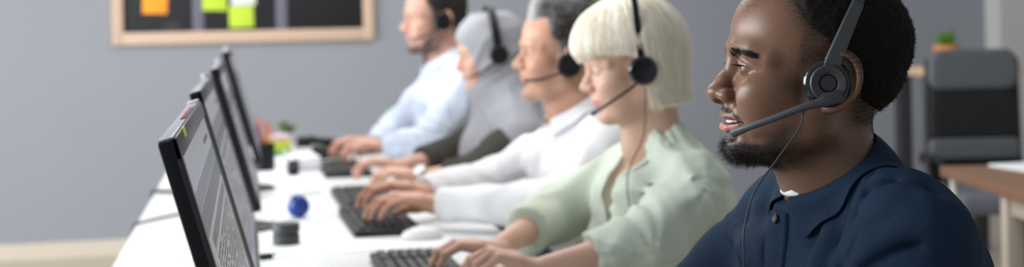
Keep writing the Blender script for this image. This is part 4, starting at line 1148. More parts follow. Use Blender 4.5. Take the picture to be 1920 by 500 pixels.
# ---- the man in the pale blue shirt at the far end
H5 = (0.661, 5.014, 1.241); z5 = H5[2]
farman = dict(label='dark haired bearded man in pale blue shirt and headset, at the far end', head=H5, turn=6, head_turn=2, pitch=0, zs=.97, hs=1.04,
    F=dict(nose_w=.95, nose=1.05, lip=.8, open=.0034, brow=1.05, jaw=1.0),
    J=dict(nb=(-.045, 0, z5 - .150), n0=-.020, S=np.array((-.060, .175, z5 - .215)), lean=.10, neck=.056, w=1.05, arm=1.05,
           EL=np.array((.08, .235, .850)), ER=np.array((.10, -.26, .850)), WL=np.array((.185, .02, .806)), WR=np.array((.20, -.15, .806)),
           handL=dict(f=(1, -.05, -.04), lift=12), handR=dict(f=(1, .0, -.02), lift=12)),
    skin_col=skin_fn((.58, .33, .245), (.46, .22, .19), beard=(.055, .040, .034), beard_fn=lambda q: np.clip(m1_beard_density(q) * 1.5, 0, .88), scalp=(.05, .04, .03)), skin_mat=M['skin'], hres=.0032, handres=.0036, iris=(.08, .05, .03), gaze=12)
person(farman)
lashes(farman)
hair_cap(farman, 'short_hair', short_dens(.082, .046, .020), lambda p: .006 + .012 * SS(.03, .11, p[:, 2]), M['hair_any'], grey_hair((.030, .022, .018), (.06, .05, .04), .4), .0018)
brows(farman, M['hair_black'], .0024, .0290)
shirt(farman, M['blue_shirt'], M['blue_shirt'], open_=20, seed=83)
h, W_, wv_ = headset(farman, 'black headset on the bearded man at the far end', cup=(-.004, .0850, .000), r=.0285, band_top=(-.020, 0, .150), detail=False)
simple_boom(farman, h, W_, wv_, [(.002, .095, -.018), (.030, .093, -.030), (.060, .080, -.046), (.088, .062, -.058)], .0032, .0042)
# ------------------------------------------------------------------ desks
def desk(y0, y1, label):
    d = empty('desk', (.15, (y0 + y1) / 2, 0), 0, label, 'desk', 'white desks in one long row')
    L = (y1 - y0) / 2 - .003
    MB().box((0, 0, .726), (.43, L, .014), .003).build('desk_top', M['white_top'], d)
    for sx in (-1, 1):
        for sy in (-1, 1):
            MB().box((sx * .38, sy * (L - .05), .356), (.025, .025, .356), .004).build('leg', M['white_metal'], d)
    for sy in (-1, 1): MB().box((0, sy * (L - .05), .690), (.355, .018, .022), .003).build('side_rail', M['white_metal'], d)
    MB().box((-.36, 0, .690), (.015, L - .08, .022), .003).build('back_rail', M['white_metal'], d)
    return d
desk(1.22, 3.085, 'white desk nearest the camera, under the sharpest monitor')
desk(3.091, 4.62, 'middle white desk, under the blue ball and the black canister')
desk(4.626, 6.28, 'farthest white desk, under the little plant and the note pads')

# ------------------------------------------------------------------ monitors
M['bezel'] = mat('dark_grey_monitor_plastic', (0.030, 0.031, 0.036), 0.33, noise=0.05, nscale=60)
M['sheen_webcam'] = mat('edge_sheen_webcam_plastic', (0.42, 0.42, 0.47), 0.25, noise=0.05, nscale=60)  # ceiling reflection painted as a pale tone for monitor tops; webcams reuse it
M['screen'] = mat('lit_screen', (0.26, 0.265, 0.28), 0.30, spec=0.2, emit=0.42, noise=0.0)
M['scr_dark'] = mat('screen_grey_bar', (0.07, 0.073, 0.085), 0.30, spec=0.2, emit=0.30)
M['scr_mid'] = mat('screen_mid_bar', (0.12, 0.125, 0.145), 0.30, spec=0.2, emit=0.35)
M['scr_text'] = mat('screen_text', (0.012, 0.012, 0.015), 0.30, spec=0.2, emit=0.2)
M['scr_blue'] = mat('screen_blue', (0.12, 0.16, 0.26), 0.30, spec=0.2, emit=0.45)
SWd, SHt, TILT = .75, .325, math.radians(15.5)
def monitor(y0, ztop, seed, label, stickers=False, plain=False, x=-.067):
    # local: screen faces +X, width along Y; u runs along the width, v up the panel
    root = empty('monitor', (-.16, y0 + SWd / 2, .74), 0, label, 'monitor', 'black monitors in a row')
    up = Vector((-math.sin(TILT), 0, math.cos(TILT))); nr = Vector((math.cos(TILT), 0, math.sin(TILT))); ty = Vector((0, 1, 0))
    top = Vector((x + .16, 0, ztop - .74))                                     # top front edge
    P = lambda u, v, w: top + ty * u + up * (v - SHt) + nr * w                      # v measured from the bottom edge
    R = Matrix((( nr.x, 0, up.x), (0, 1, 0), (nr.z, 0, up.z)))
    mb = MB(); mb.box(P(0, SHt / 2, -.009), (.0075, SWd / 2, SHt / 2), .003, R); mb.box(P(0, SHt * .32, -.021), (.006, .085, SHt * .22), .004, R)
    mb.build('housing', M['black'], root)
    fr = MB()
    for (u, v, hu, hv) in ((0, SHt - .0105, SWd / 2, .0105), (0, .0115, SWd / 2, .0115), (-SWd / 2 + .010, SHt / 2, .010, SHt / 2), (SWd / 2 - .010, SHt / 2, .010, SHt / 2)):
        fr.box(P(u, v, -.001), (.0028, hu, hv), .0012, R)
    fr.build('bezel', M['bezel'], root)
    MB().box(P(0, SHt + .0006, -.0085), (.0072, SWd / 2 - .004, .0010), .0006, R).build('top_edge_sheen', M['sheen_webcam'], root)  # thin pale strip painting the reflection along the black housing's top
    sw, s0, s1 = SWd / 2 - .0195, .0225, SHt - .0205
    sc = bmesh.new(); idx = {}
    def q(u0, u1, v0, v1, w, mi):
        f = sc.faces.new([sc.verts.new(P(a, b, w)) for a, b in ((u0, v0), (u1, v0), (u1, v1), (u0, v1))]); f.material_index = mi
    q(-sw, sw, s0, s1, .0002, 0)
    rs = random.Random(seed)
    if not plain:
        W = 2 * sw
        q(-sw, sw, s1 - .058, s1 - .040, .0005, 2)                                  # header bars
        q(-sw, sw, s1 - .084, s1 - .060, .0005, 1)
        for i in range(9): q(sw - .10 - i * .016, sw - .10 - i * .016 + .010, s1 - .026, s1 - .019, .0006, 3)
        for i in range(7): q(-sw + .03 + i * .055, -sw + .03 + i * .055 + .035, s1 - .074, s1 - .070, .0007, 2)
        q(-sw + .085, sw - .05, s1 - .104, s1 - .092, .0005, 1)                     # table head
        y = s1 - .112; r = 0
        while y > s0 + .02:
            q(-sw + .020, -sw + .020 + rs.uniform(.010, .022), y - .0034, y, .0006, 3)
            x = -sw + .085
            while x < sw - .06:
                w_ = rs.uniform(.006, .030)
                if rs.random() < .86: q(x, min(x + w_, sw - .05), y - .0034, y, .0006, 3)
                x += w_ + rs.uniform(.004, .012)
            r += 1
            if r % 7 == 0: q(-sw + .080, sw - .045, y - .0085, y - .0050, .0004, 2); y -= .004
            y -= .0072
        q(-sw, sw, s0, s0 + .012, .0006, 4)
    me = bpy.data.meshes.new('screen'); bmesh.ops.recalc_face_normals(sc, faces=sc.faces); sc.to_mesh(me); sc.free()
    for k in ('screen', 'scr_dark', 'scr_mid', 'scr_text', 'scr_blue'): me.materials.append(M[k])
    link(bpy.data.objects.new('screen', me), root)
    bx, bz = P(0, SHt * .30, -.026).x, P(0, SHt * .30, -.026).z
    MB().tube([(bx + .010, 0, bz), (bx - .006, 0, bz - .02), (bx - .004, 0, bz - .07), (bx, 0, .010)], [.012, .012, .013, .015], 14, wide=.030, wdir=(0, 1, 0)).build('stand_arm', M['black'], root)
    MB().lathe([(0, 0), (.080, 0), (.084, .004), (.078, .009), (.03, .013), (0, .013)], (bx + .01, 0, .0005), None, 40).build('stand_base', M['black'], root)
    if stickers:
        MB().box(P(.345, SHt + .0030, -.008), (.008, .014, .0018), .0010, R).build('sticker', M['white_sticker'], root)['label'] = 'white plastic clip'
        MB().box(P(-.225, SHt - .0045, .0016), (.0007, .024, .0050), .0003, R).build('sticky_tab', M['note_green'], root)['label'] = 'lime green sticky tab'
        MB().box(P(.06, SHt + .0020, -.0045), (.0030, .130, .0006), .0003, R).build('sticky_tab', M['red_tab'], root)['label'] = 'dark red sticky tab'
    else:
        MB().lathe([(0, -.004), (.009, -.004), (.010, 0), (.009, .004), (0, .004)], P(.355, SHt + .0055, -.008), None, 20).build('webcam', M['sheen_webcam'], root)
    return root
M['white_sticker'] = mat('white_plastic_clip', (0.75, 0.75, 0.78), 0.4, noise=0.02)
M['note_green'] = mat('lime_sticky_note', (0.52, 0.72, 0.05), 0.7, noise=0.04)
M['note_orange'] = mat('orange_sticky_note', (0.95, 0.36, 0.03), 0.7, noise=0.04)
M['note_white'] = mat('white_sticky_note', (0.80, 0.80, 0.80), 0.7, noise=0.03)
M['red_tab'] = mat('dark_red_sticky_tab', (0.16, 0.03, 0.05), 0.6, noise=0.05)
monitor(1.355, 1.1160, 1, 'nearest and sharpest monitor, with a table on screen and a lime sticky tab', True)
monitor(2.250, 1.1250, 2, 'second monitor in the row, right behind the nearest one', x=-.072)
monitor(3.150, 1.1400, 3, 'third monitor in the row, only its dark edge showing', x=-.062)
monitor(4.030, 1.1660, 4, 'fourth monitor in the row, the tallest dark edge', x=-.050)
monitor(4.900, 1.1550, 5, 'last monitor in the row, behind the pen cup')

# ------------------------------------------------------------------ keyboards
M['key'] = mat('black_key_plastic', (0.022, 0.022, 0.026), 0.45, noise=0.1, nscale=90)
def make_keyboard(label):
    k = empty('keyboard', (0, 0, 0), 0, label, 'keyboard', 'black keyboards on the desks')
    MB().box((0, 0, .0095), (.078, .225, .0075), .004).build('base', M['black_matte'], k)
    for sy in (-1, 1): MB().box((-.060, sy * .19, .0015), (.010, .014, .0014), .0006).build('foot', M['black_matte'], k)
    mb = MB(); rows = [(-.058, 15, .0), (-.034, 15, .4), (-.015, 14, .8), (.004, 13, 1.2), (.023, 12, 1.6), (.043, 0, 0)]
    for x, n, off in rows:
        if n:
            for i in range(n): mb.box((x, -.212 + (i + .5) * .3 / n * 1.0, .0195), (.0080, .3 / n / 2 - .0011, .0038), .0014, seg=1)
            for i in range(4): mb.box((x, .118 + i * .0255, .0195), (.0080, .0112, .0038), .0014, seg=1)
        else:
            for y0, w in ((-.205, .012), (-.178, .012), (-.090, .070), (-.003, .012), (.028, .012), (.060, .012)): mb.box((x, y0, .0195), (.0080, w, .0038), .0014, seg=1)
            for i in range(3): mb.box((x, .118 + i * .034, .0195), (.0080, .0145, .0038), .0014, seg=1)
    mb.build('keys', M['key'], k)
    return k
kb0 = make_keyboard('black keyboard under the hands of the woman with the blonde bob')
kbs = [(.322, 2.715, .01, None), (.345, 1.60, 0, 'black keyboard in front of the man in the navy shirt'), (.310, 3.500, .02, 'black keyboard under the hands of the grey haired man'),
       (.318, 3.985, .02, 'black keyboard under the hands of the woman in the hijab'), (.322, 4.870, .0, 'farthest black keyboard, under the hands of the man in pale blue')]
for i, (x, y, r, lab) in enumerate(kbs):
    k = kb0 if i == 0 else copy_tree(kb0)
    k.location = (x, y, .7402); k.rotation_euler = (0, 0, r)
    if lab: k['label'] = lab

# ------------------------------------------------------------------ small things on the desks
t = empty('canister', (.080, 3.235, .74), 0, 'squat black two tier canister on the desk behind the second monitor', 'canister')
MB().lathe([(0, 0), (.0285, 0), (.0305, .002), (.0305, .0215), (.0285, .0235), (0, .0235)], (0, 0, .0003), None, 40).build('body', M['dark_grey'], t)
MB().lathe([(0, .0225), (.0275, .0225), (.0275, .0265), (.0310, .0275), (.0312, .0430), (.0290, .0465), (.018, .0475), (0, .0470)], (0, 0, .0005), None, 40).build('lid', M['dark_grey'], t)
M['blue'] = mat('blue_rubber', (0.010, 0.045, 0.25), 0.4, noise=0.05)
bl = Sdf(); bl.ell((0, 0, .029), (.0285, .0285, .0285), .004); bl.ell((0, .011, .044), (.0165, .0165, .0150), .008); bl.ell((0, -.011, .044), (.0165, .0165, .0150), .008); bl.ell((0, 0, .064), (.008, .006, .008), .006, '-')
bl.raw(lambda P: .001 - P[:, 2], .004, '&')
v, f = bl.mesh(axis(-.04, .04, [], .002), axis(-.04, .04, [], .002), axis(-.01, .08, [], .002))
o = np_mesh('stress_ball', v, f, M['blue']); o.location = (.124, 3.683, .7395); tag(o, 'small blue rounded stress ball on the white desk', 'ball')
t = empty('binder_clip', (.030, 3.030, .74), .5, 'small black clip lying on the desk beside the second monitor', 'clip')
MB().box((0, 0, .006), (.016, .009, .0055), .003).build('body', M['black'], t)
MB().tube([(.012, -.006, .008), (.026, -.005, .010), (.028, 0, .010), (.026, .005, .010), (.012, .006, .008)], .0012, 6).build('wire_handle', M['black'], t)
# mouse
t = empty('computer_mouse', (.385, 3.215, .7402), -.1, 'white computer mouse beside the near hand of the grey haired man', 'mouse')
ms = Sdf(); ms.ell((0, 0, .004), (.048, .028, .024), .004); ms.raw(lambda P: .0 - P[:, 2], .003, '&')
v, f = ms.mesh(axis(-.065, .065, [], .0025), axis(-.04, .04, [], .0025), axis(-.008, .042, [], .0025)); np_mesh('body', v, f, M['white_metal'], t)
MB().lathe([(0, -.003), (.006, -.003), (.007, 0), (.006, .003), (0, .003)], (-.028, 0, .0235), Matrix.Rotation(math.pi / 2, 3, 'X'), 16).build('scroll_wheel', M['dark_grey'], t)
# note pads, paper tray, tape dispenser, pen cup, plant, telephone
def pad(name, c, hs, m, label, cat, rz=0.0, group=None):
    o = MB().box((0, 0, hs[2]), hs, .0015).build(name, m); o.location = c; o.rotation_euler = (0, 0, rz); return tag(o, label, cat, group)
M['pad_yellow'] = mat('yellow_note_pad', (0.80, 0.72, 0.12), 0.7, noise=0.05); M['pad_lime'] = mat('green_note_pad', (0.36, 0.55, 0.06), 0.7, noise=0.05)
M['pad_teal'] = mat('dark_green_cover', (0.03, 0.16, 0.12), 0.6, noise=0.05); M['pad_pink'] = mat('pinkish_paper', (0.75, 0.55, 0.53), 0.7, noise=0.05)
M['paper'] = mat('white_paper', (0.82, 0.83, 0.86), 0.7, noise=0.02)
x, y = .105, 5.20
bx = empty('storage_box', (x, y, .74), .1, 'small pale storage box with open front, under the stack of note pads', 'box')
mb = MB(); mb.box((0, 0, .0015), (.045, .058, .0014), .001); mb.box((-.044, 0, .018), (.0015, .058, .018), .001)
for s in (-1, 1): mb.box((0, s * .0565, .018), (.045, .0015, .018), .001)
mb.box((0, 0, .0365), (.045, .058, .0014), .001); mb.build('body', M['paper'], bx)
pad('note_book', (x, y, .7782), (.042, .056, .006), M['pad_teal'], 'dark green note book lying on the pale storage box', 'notebook', .12)
pad('note_pad', (x, y - .003, .7904), (.040, .052, .011), M['pad_lime'], 'lime green note pad on the dark green note book', 'note pad', .05, 'stacked note pads')
pad('note_pad', (x, y + .003, .8126), (.040, .052, .010), M['pad_yellow'], 'yellow note pad on the lime green one', 'note pad', .16, 'stacked note pads')
pad('note_pad', (x - .004, y, .8328), (.040, .050, .007), M['pad_pink'], 'pinkish white note pad on top of the stack', 'note pad', .02, 'stacked note pads')
tr = empty('paper_tray', (.185, 5.06, .74), .08, 'white paper tray with sheets beside the note pads', 'tray')
mb = MB(); mb.box((0, 0, .002), (.055, .14, .002), .001); mb.box((-.054, 0, .030), (.0015, .14, .030), .001); mb.box((0, .139, .030), (.055, .0015, .030), .001); mb.box((.054, 0, .012), (.0015, .14, .012), .001)
mb.build('tray', M['white_metal'], tr)
MB().box((0, 0, .026), (.050, .132, .021), .002).build('sheets', M['paper'], tr)
tp = empty('tape_dispenser', (.150, 4.845, .74), 1.5, 'black tape dispenser in front of the paper tray', 'tape dispenser')
ts_ = Sdf(); ts_.path([(-.045, 0, .014), (.055, 0, .012)], [.020, .016], .01); ts_.ell((-.012, 0, .032), (.034, .019, .026), .012); ts_.ell((.030, 0, .046), (.030, .03, .022), .01, '-'); ts_.raw(lambda P: .001 - P[:, 2], .002, '&')
v, f = ts_.mesh(axis(-.075, .085, [], .003), axis(-.03, .03, [], .003), axis(-.008, .07, [], .003)); np_mesh('body', v, f, M['black'], tp)
MB().lathe([(.012, -.009), (.024, -.009), (.025, 0), (.024, .009), (.012, .009), (.012, -.009)], (-.012, 0, .042), Matrix.Rotation(math.pi / 2, 3, 'X'), 28).build('tape_roll', M['paper'], tp)
MB().box((.066, 0, .026), (.003, .011, .010), .001).build('cutter', M['silver'], tp)
pc = empty('pen_cup', (.055, 5.02, .74), 0, 'dark cup full of orange and red pens behind the monitors', 'cup')
MB().lathe([(0, 0), (.032, 0), (.036, .004), (.038, .092), (.0365, .094), (.034, .092), (.032, .008), (0, .008)], (0, 0, .0004), None, 32).build('body', M['black'], pc)
M['pen_orange'] = mat('orange_pen', (0.85, 0.25, 0.06), 0.4, noise=0.05); M['pen_red'] = mat('red_pen', (0.55, 0.04, 0.05), 0.4, noise=0.05); M['pen_purple'] = mat('purple_pen', (0.20, 0.12, 0.30), 0.4, noise=0.05)
for i, (a, m, w) in enumerate(((0, 'pen_orange', 'orange pen leaning left in the dark cup'), (1.2, 'pen_red', 'red pen in the dark cup'), (2.4, 'pen_orange', 'orange pen leaning back in the dark cup'), (3.7, 'pen_purple', 'purple pen in the dark cup'), (5.0, 'pen_orange', 'orange pen leaning right in the dark cup'))):
    p = empty('pen', (.055, 5.02, .749), 0, w, 'pen', 'pens in the dark cup')
    d_ = Vector((.022 * math.cos(a), .022 * math.sin(a), 0)); b_ = Vector((-d_.x * .5, -d_.y * .5, 0)); top = d_ * 1.25 + Vector((0, 0, .150 + .012 * (i % 3)))
    MB().tube([b_, b_.lerp(top, .75)], .0042, 10).build('barrel', M[m], p); MB().tube([b_.lerp(top, .75), top], [.0052, .0046], 10).build('cap', M[m], p)
M['leaf'] = mat('green_leaf', (0.075, 0.13, 0.04), 0.5, noise=0.3, nscale=30); M['leaf_bright'] = mat('fresh_green_leaf', (0.12, 0.26, 0.03), 0.5, noise=0.3, nscale=30)
M['leaf_dusty'] = mat('dusty_green_leaf', (0.12, 0.14, 0.075), 0.6, noise=0.3, nscale=30)
M['soil'] = mat('dark_soil', (0.04, 0.028, 0.02), 0.9, noise=0.3, nscale=80, bump=0.5); M['pot_grey'] = mat('grey_pot', (0.42, 0.42, 0.44), 0.6, noise=0.06); M['pot_orange'] = mat('orange_clay_pot', (0.62, 0.27, 0.09), 0.65, noise=0.12, nscale=20)
def leaf(mb, base, d, length, width, droop, seed=0):
    base, d = Vector(base), Vector(d).normalized(); side = d.cross(Vector((0, 0, 1))); side = side.normalized() if side.length > .05 else Vector((1, 0, 0)); prev = None
    for i in range(7):
        t = i / 6; p = base + d * length * t - Vector((0, 0, droop * length * t * t)); w = width * math.sin(math.pi * min(1, .12 + t * .88)) ** .8 * (1 if i < 6 else .05)
        n_ = Vector((0, 0, 1)); a = [mb.bm.verts.new(p - side * w + n_ * w * .25), mb.bm.verts.new(p - n_ * w * .1), mb.bm.verts.new(p + side * w + n_ * w * .25)]
        if prev:
            for k in (0, 1): mb.bm.faces.new((prev[k], prev[k + 1], a[k + 1], a[k]))
        prev = a
def plant(name, loc, pot, leaves, label, mleaf, mpot, seed, pot_prof, stem=None):
    r = random.Random(seed); root = empty(name, loc, 0, label, 'plant')
    MB().lathe(pot_prof, (0, 0, .0005), None, 36).build('pot', M[mpot], root)
    MB().lathe([(0, pot[1] - .012), (pot[0] * .9, pot[1] - .014)], (0, 0, 0), None, 28).build('soil', M['soil'], root)
    if stem:
        for s in stem: MB().tube(s, [.012, .009, .006], 8).build('stem', M['wood_mid'], root)
    for (base, el, az, ln, wd, dr) in leaves(r):
        mb = MB(); leaf(mb, base, (math.cos(az) * math.cos(el), math.sin(az) * math.cos(el), math.sin(el)), ln, wd, dr)
        o = mb.build('leaf', M[mleaf], root); so = o.modifiers.new('thickness', 'SOLIDIFY'); so.thickness = .0012
    return root
plant('potted_plant', (.162, 6.10, .74), (.040, .055), lambda r: [((r.uniform(-.012, .012), r.uniform(-.012, .012), .045), r.uniform(.7, 1.45), r.uniform(0, 6.28), r.uniform(.055, .095), .012, .25) for _ in range(34)],
      'little dusty green potted plant at the far end of the desks', 'leaf_dusty', 'pot_grey', 3, [(0, 0), (.030, 0), (.033, .003), (.042, .055), (.039, .056), (.036, .050), (0, .045)])
ph = empty('desk_telephone', (.275, 5.44, .7402), 0, 'black desk telephone beside the hands of the man in pale blue', 'telephone')
ps = Sdf(); ps.path([(-.07, -.06, .030), (-.07, .06, .030)], .030, .01); ps.path([(.06, -.06, .016), (.06, .06, .016)], .016, .01); ps.box((0, 0, .020), (.085, .075, .020), .006, .02); ps.raw(lambda P: .001 - P[:, 2], .002, '&')
v, f = ps.mesh(axis(-.12, .10, [], .005), axis(-.11, .11, [], .005), axis(-.01, .08, [], .005)); np_mesh('body', v, f, M['black_matte'], ph)
hsd = Sdf(); hsd.path([(-.075, -.055, .066), (-.04, -.055, .072), (.03, -.055, .062), (.065, -.055, .046)], [.022, .014, .014, .021], .01, kk=.012)
v, f = hsd.mesh(axis(-.11, .10, [], .004), axis(-.09, -.02, [], .004), axis(.015, .11, [], .004)); np_mesh('handset', v, f, M['black'], ph)
kp = MB()
for i in range(4):
    for j in range(3): kp.box((-.02 + i * .020, .005 + j * .020, .043 - i * .0012), (.007, .007, .003), .001)
kp.build('key_pad', M['dark_grey'], ph)
# cables lying on the desks
def cable(pts, label, r=.0028, m='dark_grey'):
    tag(MB().tube(spline(pts, 8), r, 8).build('cable', M[m]), label, 'cable', 'cables on the desks')
cable([(-.286, 3.60, .690), (-.2855, 3.66, .737), (-.275, 3.70, .7435), (-.22, 3.80, .7432), (-.15, 3.88, .7432), (-.06, 3.93, .7432)], 'dark cable crossing the desk left of the monitors')
cable([(-.287, 4.50, .700), (-.2875, 4.46, .739), (-.272, 4.42, .7445), (-.21, 4.40, .7432), (-.14, 4.40, .7432)], 'dark cable hooked over the left desk edge', .006, 'black')
cable([(-.02, 3.42, .7432), (.03, 3.50, .7432), (.06, 3.62, .7432), (.03, 3.80, .7432), (-.03, 3.95, .7432)], 'grey cable curling between canister and blue ball', .0022, 'pot_grey')
cable([(-.03, 4.12, .7432), (.05, 4.20, .7432), (.13, 4.18, .7432), (.21, 4.22, .7432)], 'grey cable running to the far keyboards', .0022, 'pot_grey')
# wrist watch of the woman in the hijab
Wl, El = np.array(hijabi['J']['WL']), np.array(hijabi['J']['EL'])
rw = Matrix.Translation(hijabi['root'].location) @ Matrix.Rotation(hijabi['root'].rotation_euler.z, 4, 'Z')
dv = (El - Wl) / np.linalg.norm(El - Wl); wc = Wl + dv * .020
wt = empty('wristwatch', rw @ Vector(wc), hijabi['root'].rotation_euler.z, 'silver wristwatch on the wrist of the woman in the hijab', 'watch')
ax_ = Vector(dv); Rq = ax_.to_track_quat('Z', 'Y').to_matrix()
MB().lathe([(.0235, -.009), (.0255, -.008), (.0255, .008), (.0235, .009), (.0225, 0), (.0235, -.009)], (0, 0, 0), Rq, 36).build('strap', M['silver'], wt)
cd = Vector((0, .72, .70)); cd = (cd - ax_ * cd.dot(ax_)).normalized()
MB().lathe([(0, -.003), (.016, -.003), (.0185, 0), (.0185, .005), (.0165, .007), (0, .0068)], cd * .0245, cd.to_track_quat('Z', 'Y').to_matrix(), 32).build('case', M['silver'], wt)
MB().lathe([(0, .0070), (.0155, .0070), (.0150, .0078), (0, .0078)], cd * .0245, cd.to_track_quat('Z', 'Y').to_matrix(), 32).build('dial', M['paper'], wt)

# ------------------------------------------------------------------ office stools under the workers (their seats)
def make_stool():
    s = empty('office_stool', (0, 0, 0), 0, '', 'stool', 'stools the workers sit on')
    MB().lathe([(0, .395), (.16, .395), (.185, .405), (.195, .425), (.185, .440), (.14, .445), (0, .443)], (0, 0, 0), None, 36).build('seat', M['black_matte'], s)
    MB().lathe([(0, .10), (.030, .10), (.030, .26), (.018, .265), (.018, .395), (0, .395)], (0, 0, 0), None, 20).build('gas_lift', M['silver'], s)
    for i in range(5):
        a = i * 2 * math.pi / 5; c, d = math.cos(a), math.sin(a)
        MB().tube([(0, 0, .10), (c * .15, d * .15, .085), (c * .26, d * .26, .065)], [.022, .018, .014], 10).build('foot_spoke', M['black'], s)
        MB().lathe([(0, -.012), (.024, -.012), (.026, 0), (.024, .012), (0, .012)], (c * .265, d * .265, .0265), Matrix.Rotation(a, 3, 'Z') @ Matrix.Rotation(math.pi / 2, 3, 'X'), 20).build('castor', M['black'], s)
    return s
st0 = make_stool()
for i, (c, lab) in enumerate(((man1, 'black office stool under the man in the navy shirt'), (woman, 'black office stool under the woman with the blonde bob'), (man2, 'black office stool under the grey haired man'), (hijabi, 'black office stool under the woman in the hijab'), (farman, 'black office stool under the man in pale blue'))):
    s = st0 if i == 0 else copy_tree(st0)
    hx = c['J']['nb'][0] - .03 - c['J']['lean']; a = c['root'].rotation_euler.z
    s.location = (c['head'][0] + math.cos(a) * hx, c['head'][1] + math.sin(a) * hx, -.0); s.rotation_euler = (0, 0, .3 * i); s['label'] = lab

# ------------------------------------------------------------------ the pin board on the back wall
M['board'] = mat('black_chalkboard', (0.010, 0.011, 0.014), 0.55, noise=0.25, nscale=8); M['tape'] = mat('grey_purple_tape', (0.155, 0.150, 0.20), 0.6, noise=0.05); M['chalk'] = mat('faint_chalk', (0.11, 0.115, 0.125), 0.8, noise=0.2, nscale=60)
M['frame_wood'] = mat('pale_frame_wood', (0.60, 0.44, 0.33), 0.5, noise=0.10, nscale=10, stretch=(1, 8, 8))
bd = empty('pin_board', (0, 8.198, 1.62), 0, 'black board with pale wooden frame and grey tape lines on the wall', 'board')
MB().box((0, -.008, 0), (.70, .007, .42), .002).build('panel', M['board'], bd)
for (c, h) in (((0, -.016, -.4165), (.728, .014, .034)), ((0, -.016, .4165), (.728, .014, .034)), ((-.697, -.0162, 0), (.031, .0142, .45)), ((.697, -.0162, 0), (.031, .0142, .45))):
    MB().box(c, h, .004).build('frame_rail', M['frame_wood'], bd)
for cx in (-.258, .204): MB().box((cx, -.0158, 0), (.031, .0008, .384), .0003).build('tape_line', M['tape'], bd)
cs = MB()
for k in range(3):
    cs.tube([(-.43 + k * .028 + .016 * math.cos(a), -.0156, -.352 + .017 * math.sin(a)) for a in np.linspace(.6, 6.4, 16)], .0022, 6)
cs.build('chalk_mark', M['chalk'], bd)
for (cx, z0, z1, m, lab) in ((-.492, 1.341, 1.48, 'note_orange', 'orange note in the left column of the board'), (-.164, 1.352, 1.49, 'note_green', 'upper lime green note in the middle column of the board'), (-.007, 1.380, 1.51, 'note_white', 'white note in the middle column of the board'), (-.020, 1.254, 1.3755, 'note_green', 'lower lime green note under the white one on the board')):
    n = MB().box((0, 0, 0), (.068, .0009, (z1 - z0) / 2), .0003).build('sticky_note', M[m]); n.location = (cx, 8.1806, (z0 + z1) / 2); n.rotation_euler = (0, .04 * (1 if cx < -.1 else -.5), 0); tag(n, lab, 'note', 'notes on the board')

# ------------------------------------------------------------------ the far right corner
M['chair_grey'] = mat('grey_chair_padding', (0.105, 0.115, 0.125), 0.6, noise=0.06, nscale=40); M['mesh'] = mat('black_chair_mesh', (0.010, 0.010, 0.011), 0.7, noise=0.5, nscale=14); M['seat_grey'] = mat('blue_grey_seat_fabric', (0.16, 0.165, 0.20), 0.8, noise=0.08)
M['post_grey'] = mat('dark_grey_post', (0.040, 0.040, 0.046), 0.5, noise=0.05); M['pale_leg'] = mat('pale_wood_leg', (0.50, 0.44, 0.37), 0.5, noise=0.12, nscale=14, stretch=(10, 10, 1))
ch = empty('high_back_chair', (3.11, 5.72, 0), -.19, 'grey high back chair with black mesh panel behind the wooden table', 'chair')
def padded(w0, w1, z0, z1, y, th, rnd):
    s = Sdf()
    def fn(P):
        t = np.clip((P[:, 2] - z0) / (z1 - z0), 0, 1); w = w0 + (w1 - w0) * t
        qx = np.abs(P[:, 0]) - (w - rnd); qz = np.abs(P[:, 2] - (z0 + z1) / 2) - ((z1 - z0) / 2 - rnd)
        d2 = np.sqrt(np.maximum(qx, 0) ** 2 + np.maximum(qz, 0) ** 2) + np.minimum(np.maximum(qx, qz), 0) - rnd
        dy = np.abs(P[:, 1] - y - .25 * P[:, 0] ** 2 * 0) - th
        return smax(d2, dy, .02)
    s.raw(fn, .001); return s.mesh(axis(-.24, .24, [], .008), axis(y - th - .03, y + th + .03, [], .006), axis(z0 - .03, z1 + .03, [], .008))
v, f = padded(.195, .190, .905, 1.080, 0, .024, .055); np_mesh('head_rest', v, f, M['chair_grey'], ch)
v, f = padded(.195, .188, .690, .915, 0, .010, .010); np_mesh('mesh_panel', v, f, M['mesh'], ch)
v, f = padded(.200, .198, .600, .695, 0, .022, .030); np_mesh('lumbar_pad', v, f, M['chair_grey'], ch)
for s in (-1, 1): MB().tube([(s * .196, .02, 1.04), (s * .200, .028, .8), (s * .202, .02, .6), (s * .20, -.02, .48)], [.010, .012, .013, .014], 10).build('back_post', M['post_grey'], ch)
v, f = padded(.21, .21, .42, .60, 0.03, .012, .03); np_mesh('lower_back', v, f, M['mesh'], ch)
ss = Sdf(); ss.box((0, -.27, .465), (.225, .235, .045), .035, .01); v, f = ss.mesh(axis(-.27, .27, [], .01), axis(-.55, .03, [], .01), axis(.40, .53, [], .01)); np_mesh('seat', v, f, M['seat_grey'], ch)
for s in (-1, 1):
    MB().tube(spline([(s * .235, -.02, .60), (s * .255, -.10, .635), (s * .255, -.30, .635), (s * .250, -.40, .60), (s * .235, -.42, .44)], 6), .012, 10).build('armrest', M['black'], ch)
    for yy in (-.02, -.46): MB().tube([(s * .21, yy, .44), (s * .225, yy * 1.05, .0005)], [.014, .012], 10).build('leg', M['post_grey'], ch)
tb = empty('wooden_table', (2.778, 3.555, 0), -.18, 'brown wooden table with pale legs at the right edge', 'table')
MB().box((0, 0, .7150), (.68, .66, .017), .004).build('table_top', M['wood_mid'], tb)
for (lx, ly) in ((-.645, .095), (.645, .095), (.645, -.60), (-.645, -.60)): MB().box((lx, ly, .349), (.026, .026, .349), .004).build('leg', M['pale_leg'], tb)
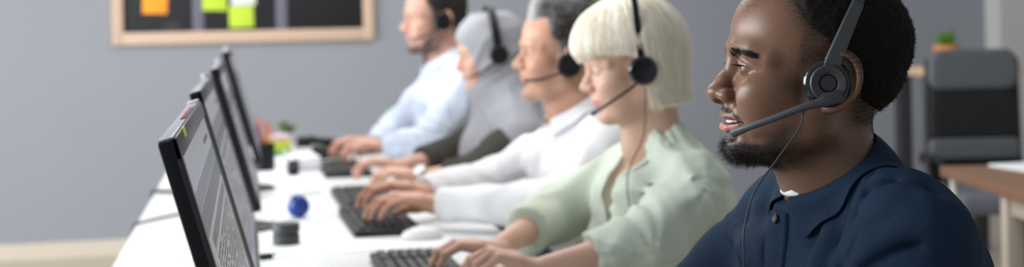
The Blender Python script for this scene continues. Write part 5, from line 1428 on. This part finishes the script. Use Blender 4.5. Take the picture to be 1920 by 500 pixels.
MB().box((-.645, -.26, .672), (.014, .33, .025), .003).build('apron', M['pale_leg'], tb)
MB().tube([(-.655, .60, .697), (-.640, .60, .45), (-.57, .60, .002)], [.013, .013, .012], 10).build('leg', M['white_metal'], tb)['label'] = 'thin white metal leg'
MB().tube([(.655, .60, .697), (.640, .60, .45), (.57, .60, .002)], [.013, .013, .012], 10).build('leg', M['white_metal'], tb)['label'] = 'thin white metal leg'
pp = MB().box((0, 0, .004), (.15, .21, .004), .001).build('paper_stack', M['paper']); pp.location = (2.52, 4.05, .7322); pp.rotation_euler = (0, 0, .05); tag(pp, 'white sheets of paper on the wooden table', 'paper')
ct = empty('high_table', (3.545, 6.70, 0), 0, 'tall narrow table with wooden top and grey legs behind the chair', 'table')
MB().box((0, 0, .955), (.255, .20, .020), .003).build('table_top', M['wood'], ct)
for sx in (-1, 1):
    for sy in (-1, 1): MB().box((sx * .210, sy * .16, .467), (.036, .030, .467), .003).build('leg', M['post_grey'], ct)
plant('potted_plant', (3.492, 6.68, .9755), (.055, .10), lambda r: [((r.uniform(-.02, .02), r.uniform(-.02, .02), .09), r.uniform(.75, 1.5), r.uniform(0, 6.28), r.uniform(.07, .125), .014, .2) for _ in range(40)],
      'small bright green plant in an orange clay pot on the tall table', 'leaf_bright', 'pot_orange', 8, [(0, 0), (.045, 0), (.050, .004), (.064, .085), (.070, .087), (.070, .105), (.064, .107), (.058, .095), (0, .090)])
def big_leaves(r):
    out = []
    for _ in range(80):
        h = r.uniform(.75, 1.38); out.append(((r.uniform(-.05, .05), r.uniform(-.05, .05), h), r.uniform(.1, 1.2), r.uniform(0, 6.28), r.uniform(.13, .24), .034, .45))
    return out
plant('floor_plant', (1.60, 6.62, 0), (.15, .30), big_leaves, 'leafy green floor plant standing behind the workers', 'leaf', 'pot_grey', 12, [(0, 0), (.11, 0), (.12, .01), (.155, .30), (.145, .302), (.138, .28), (0, .27)],
      stem=[[(0, 0, .27), (.01, .01, .8), (0, 0, 1.40)], [(.03, 0, .27), (.05, -.02, .7), (.04, -.03, 1.1)]])
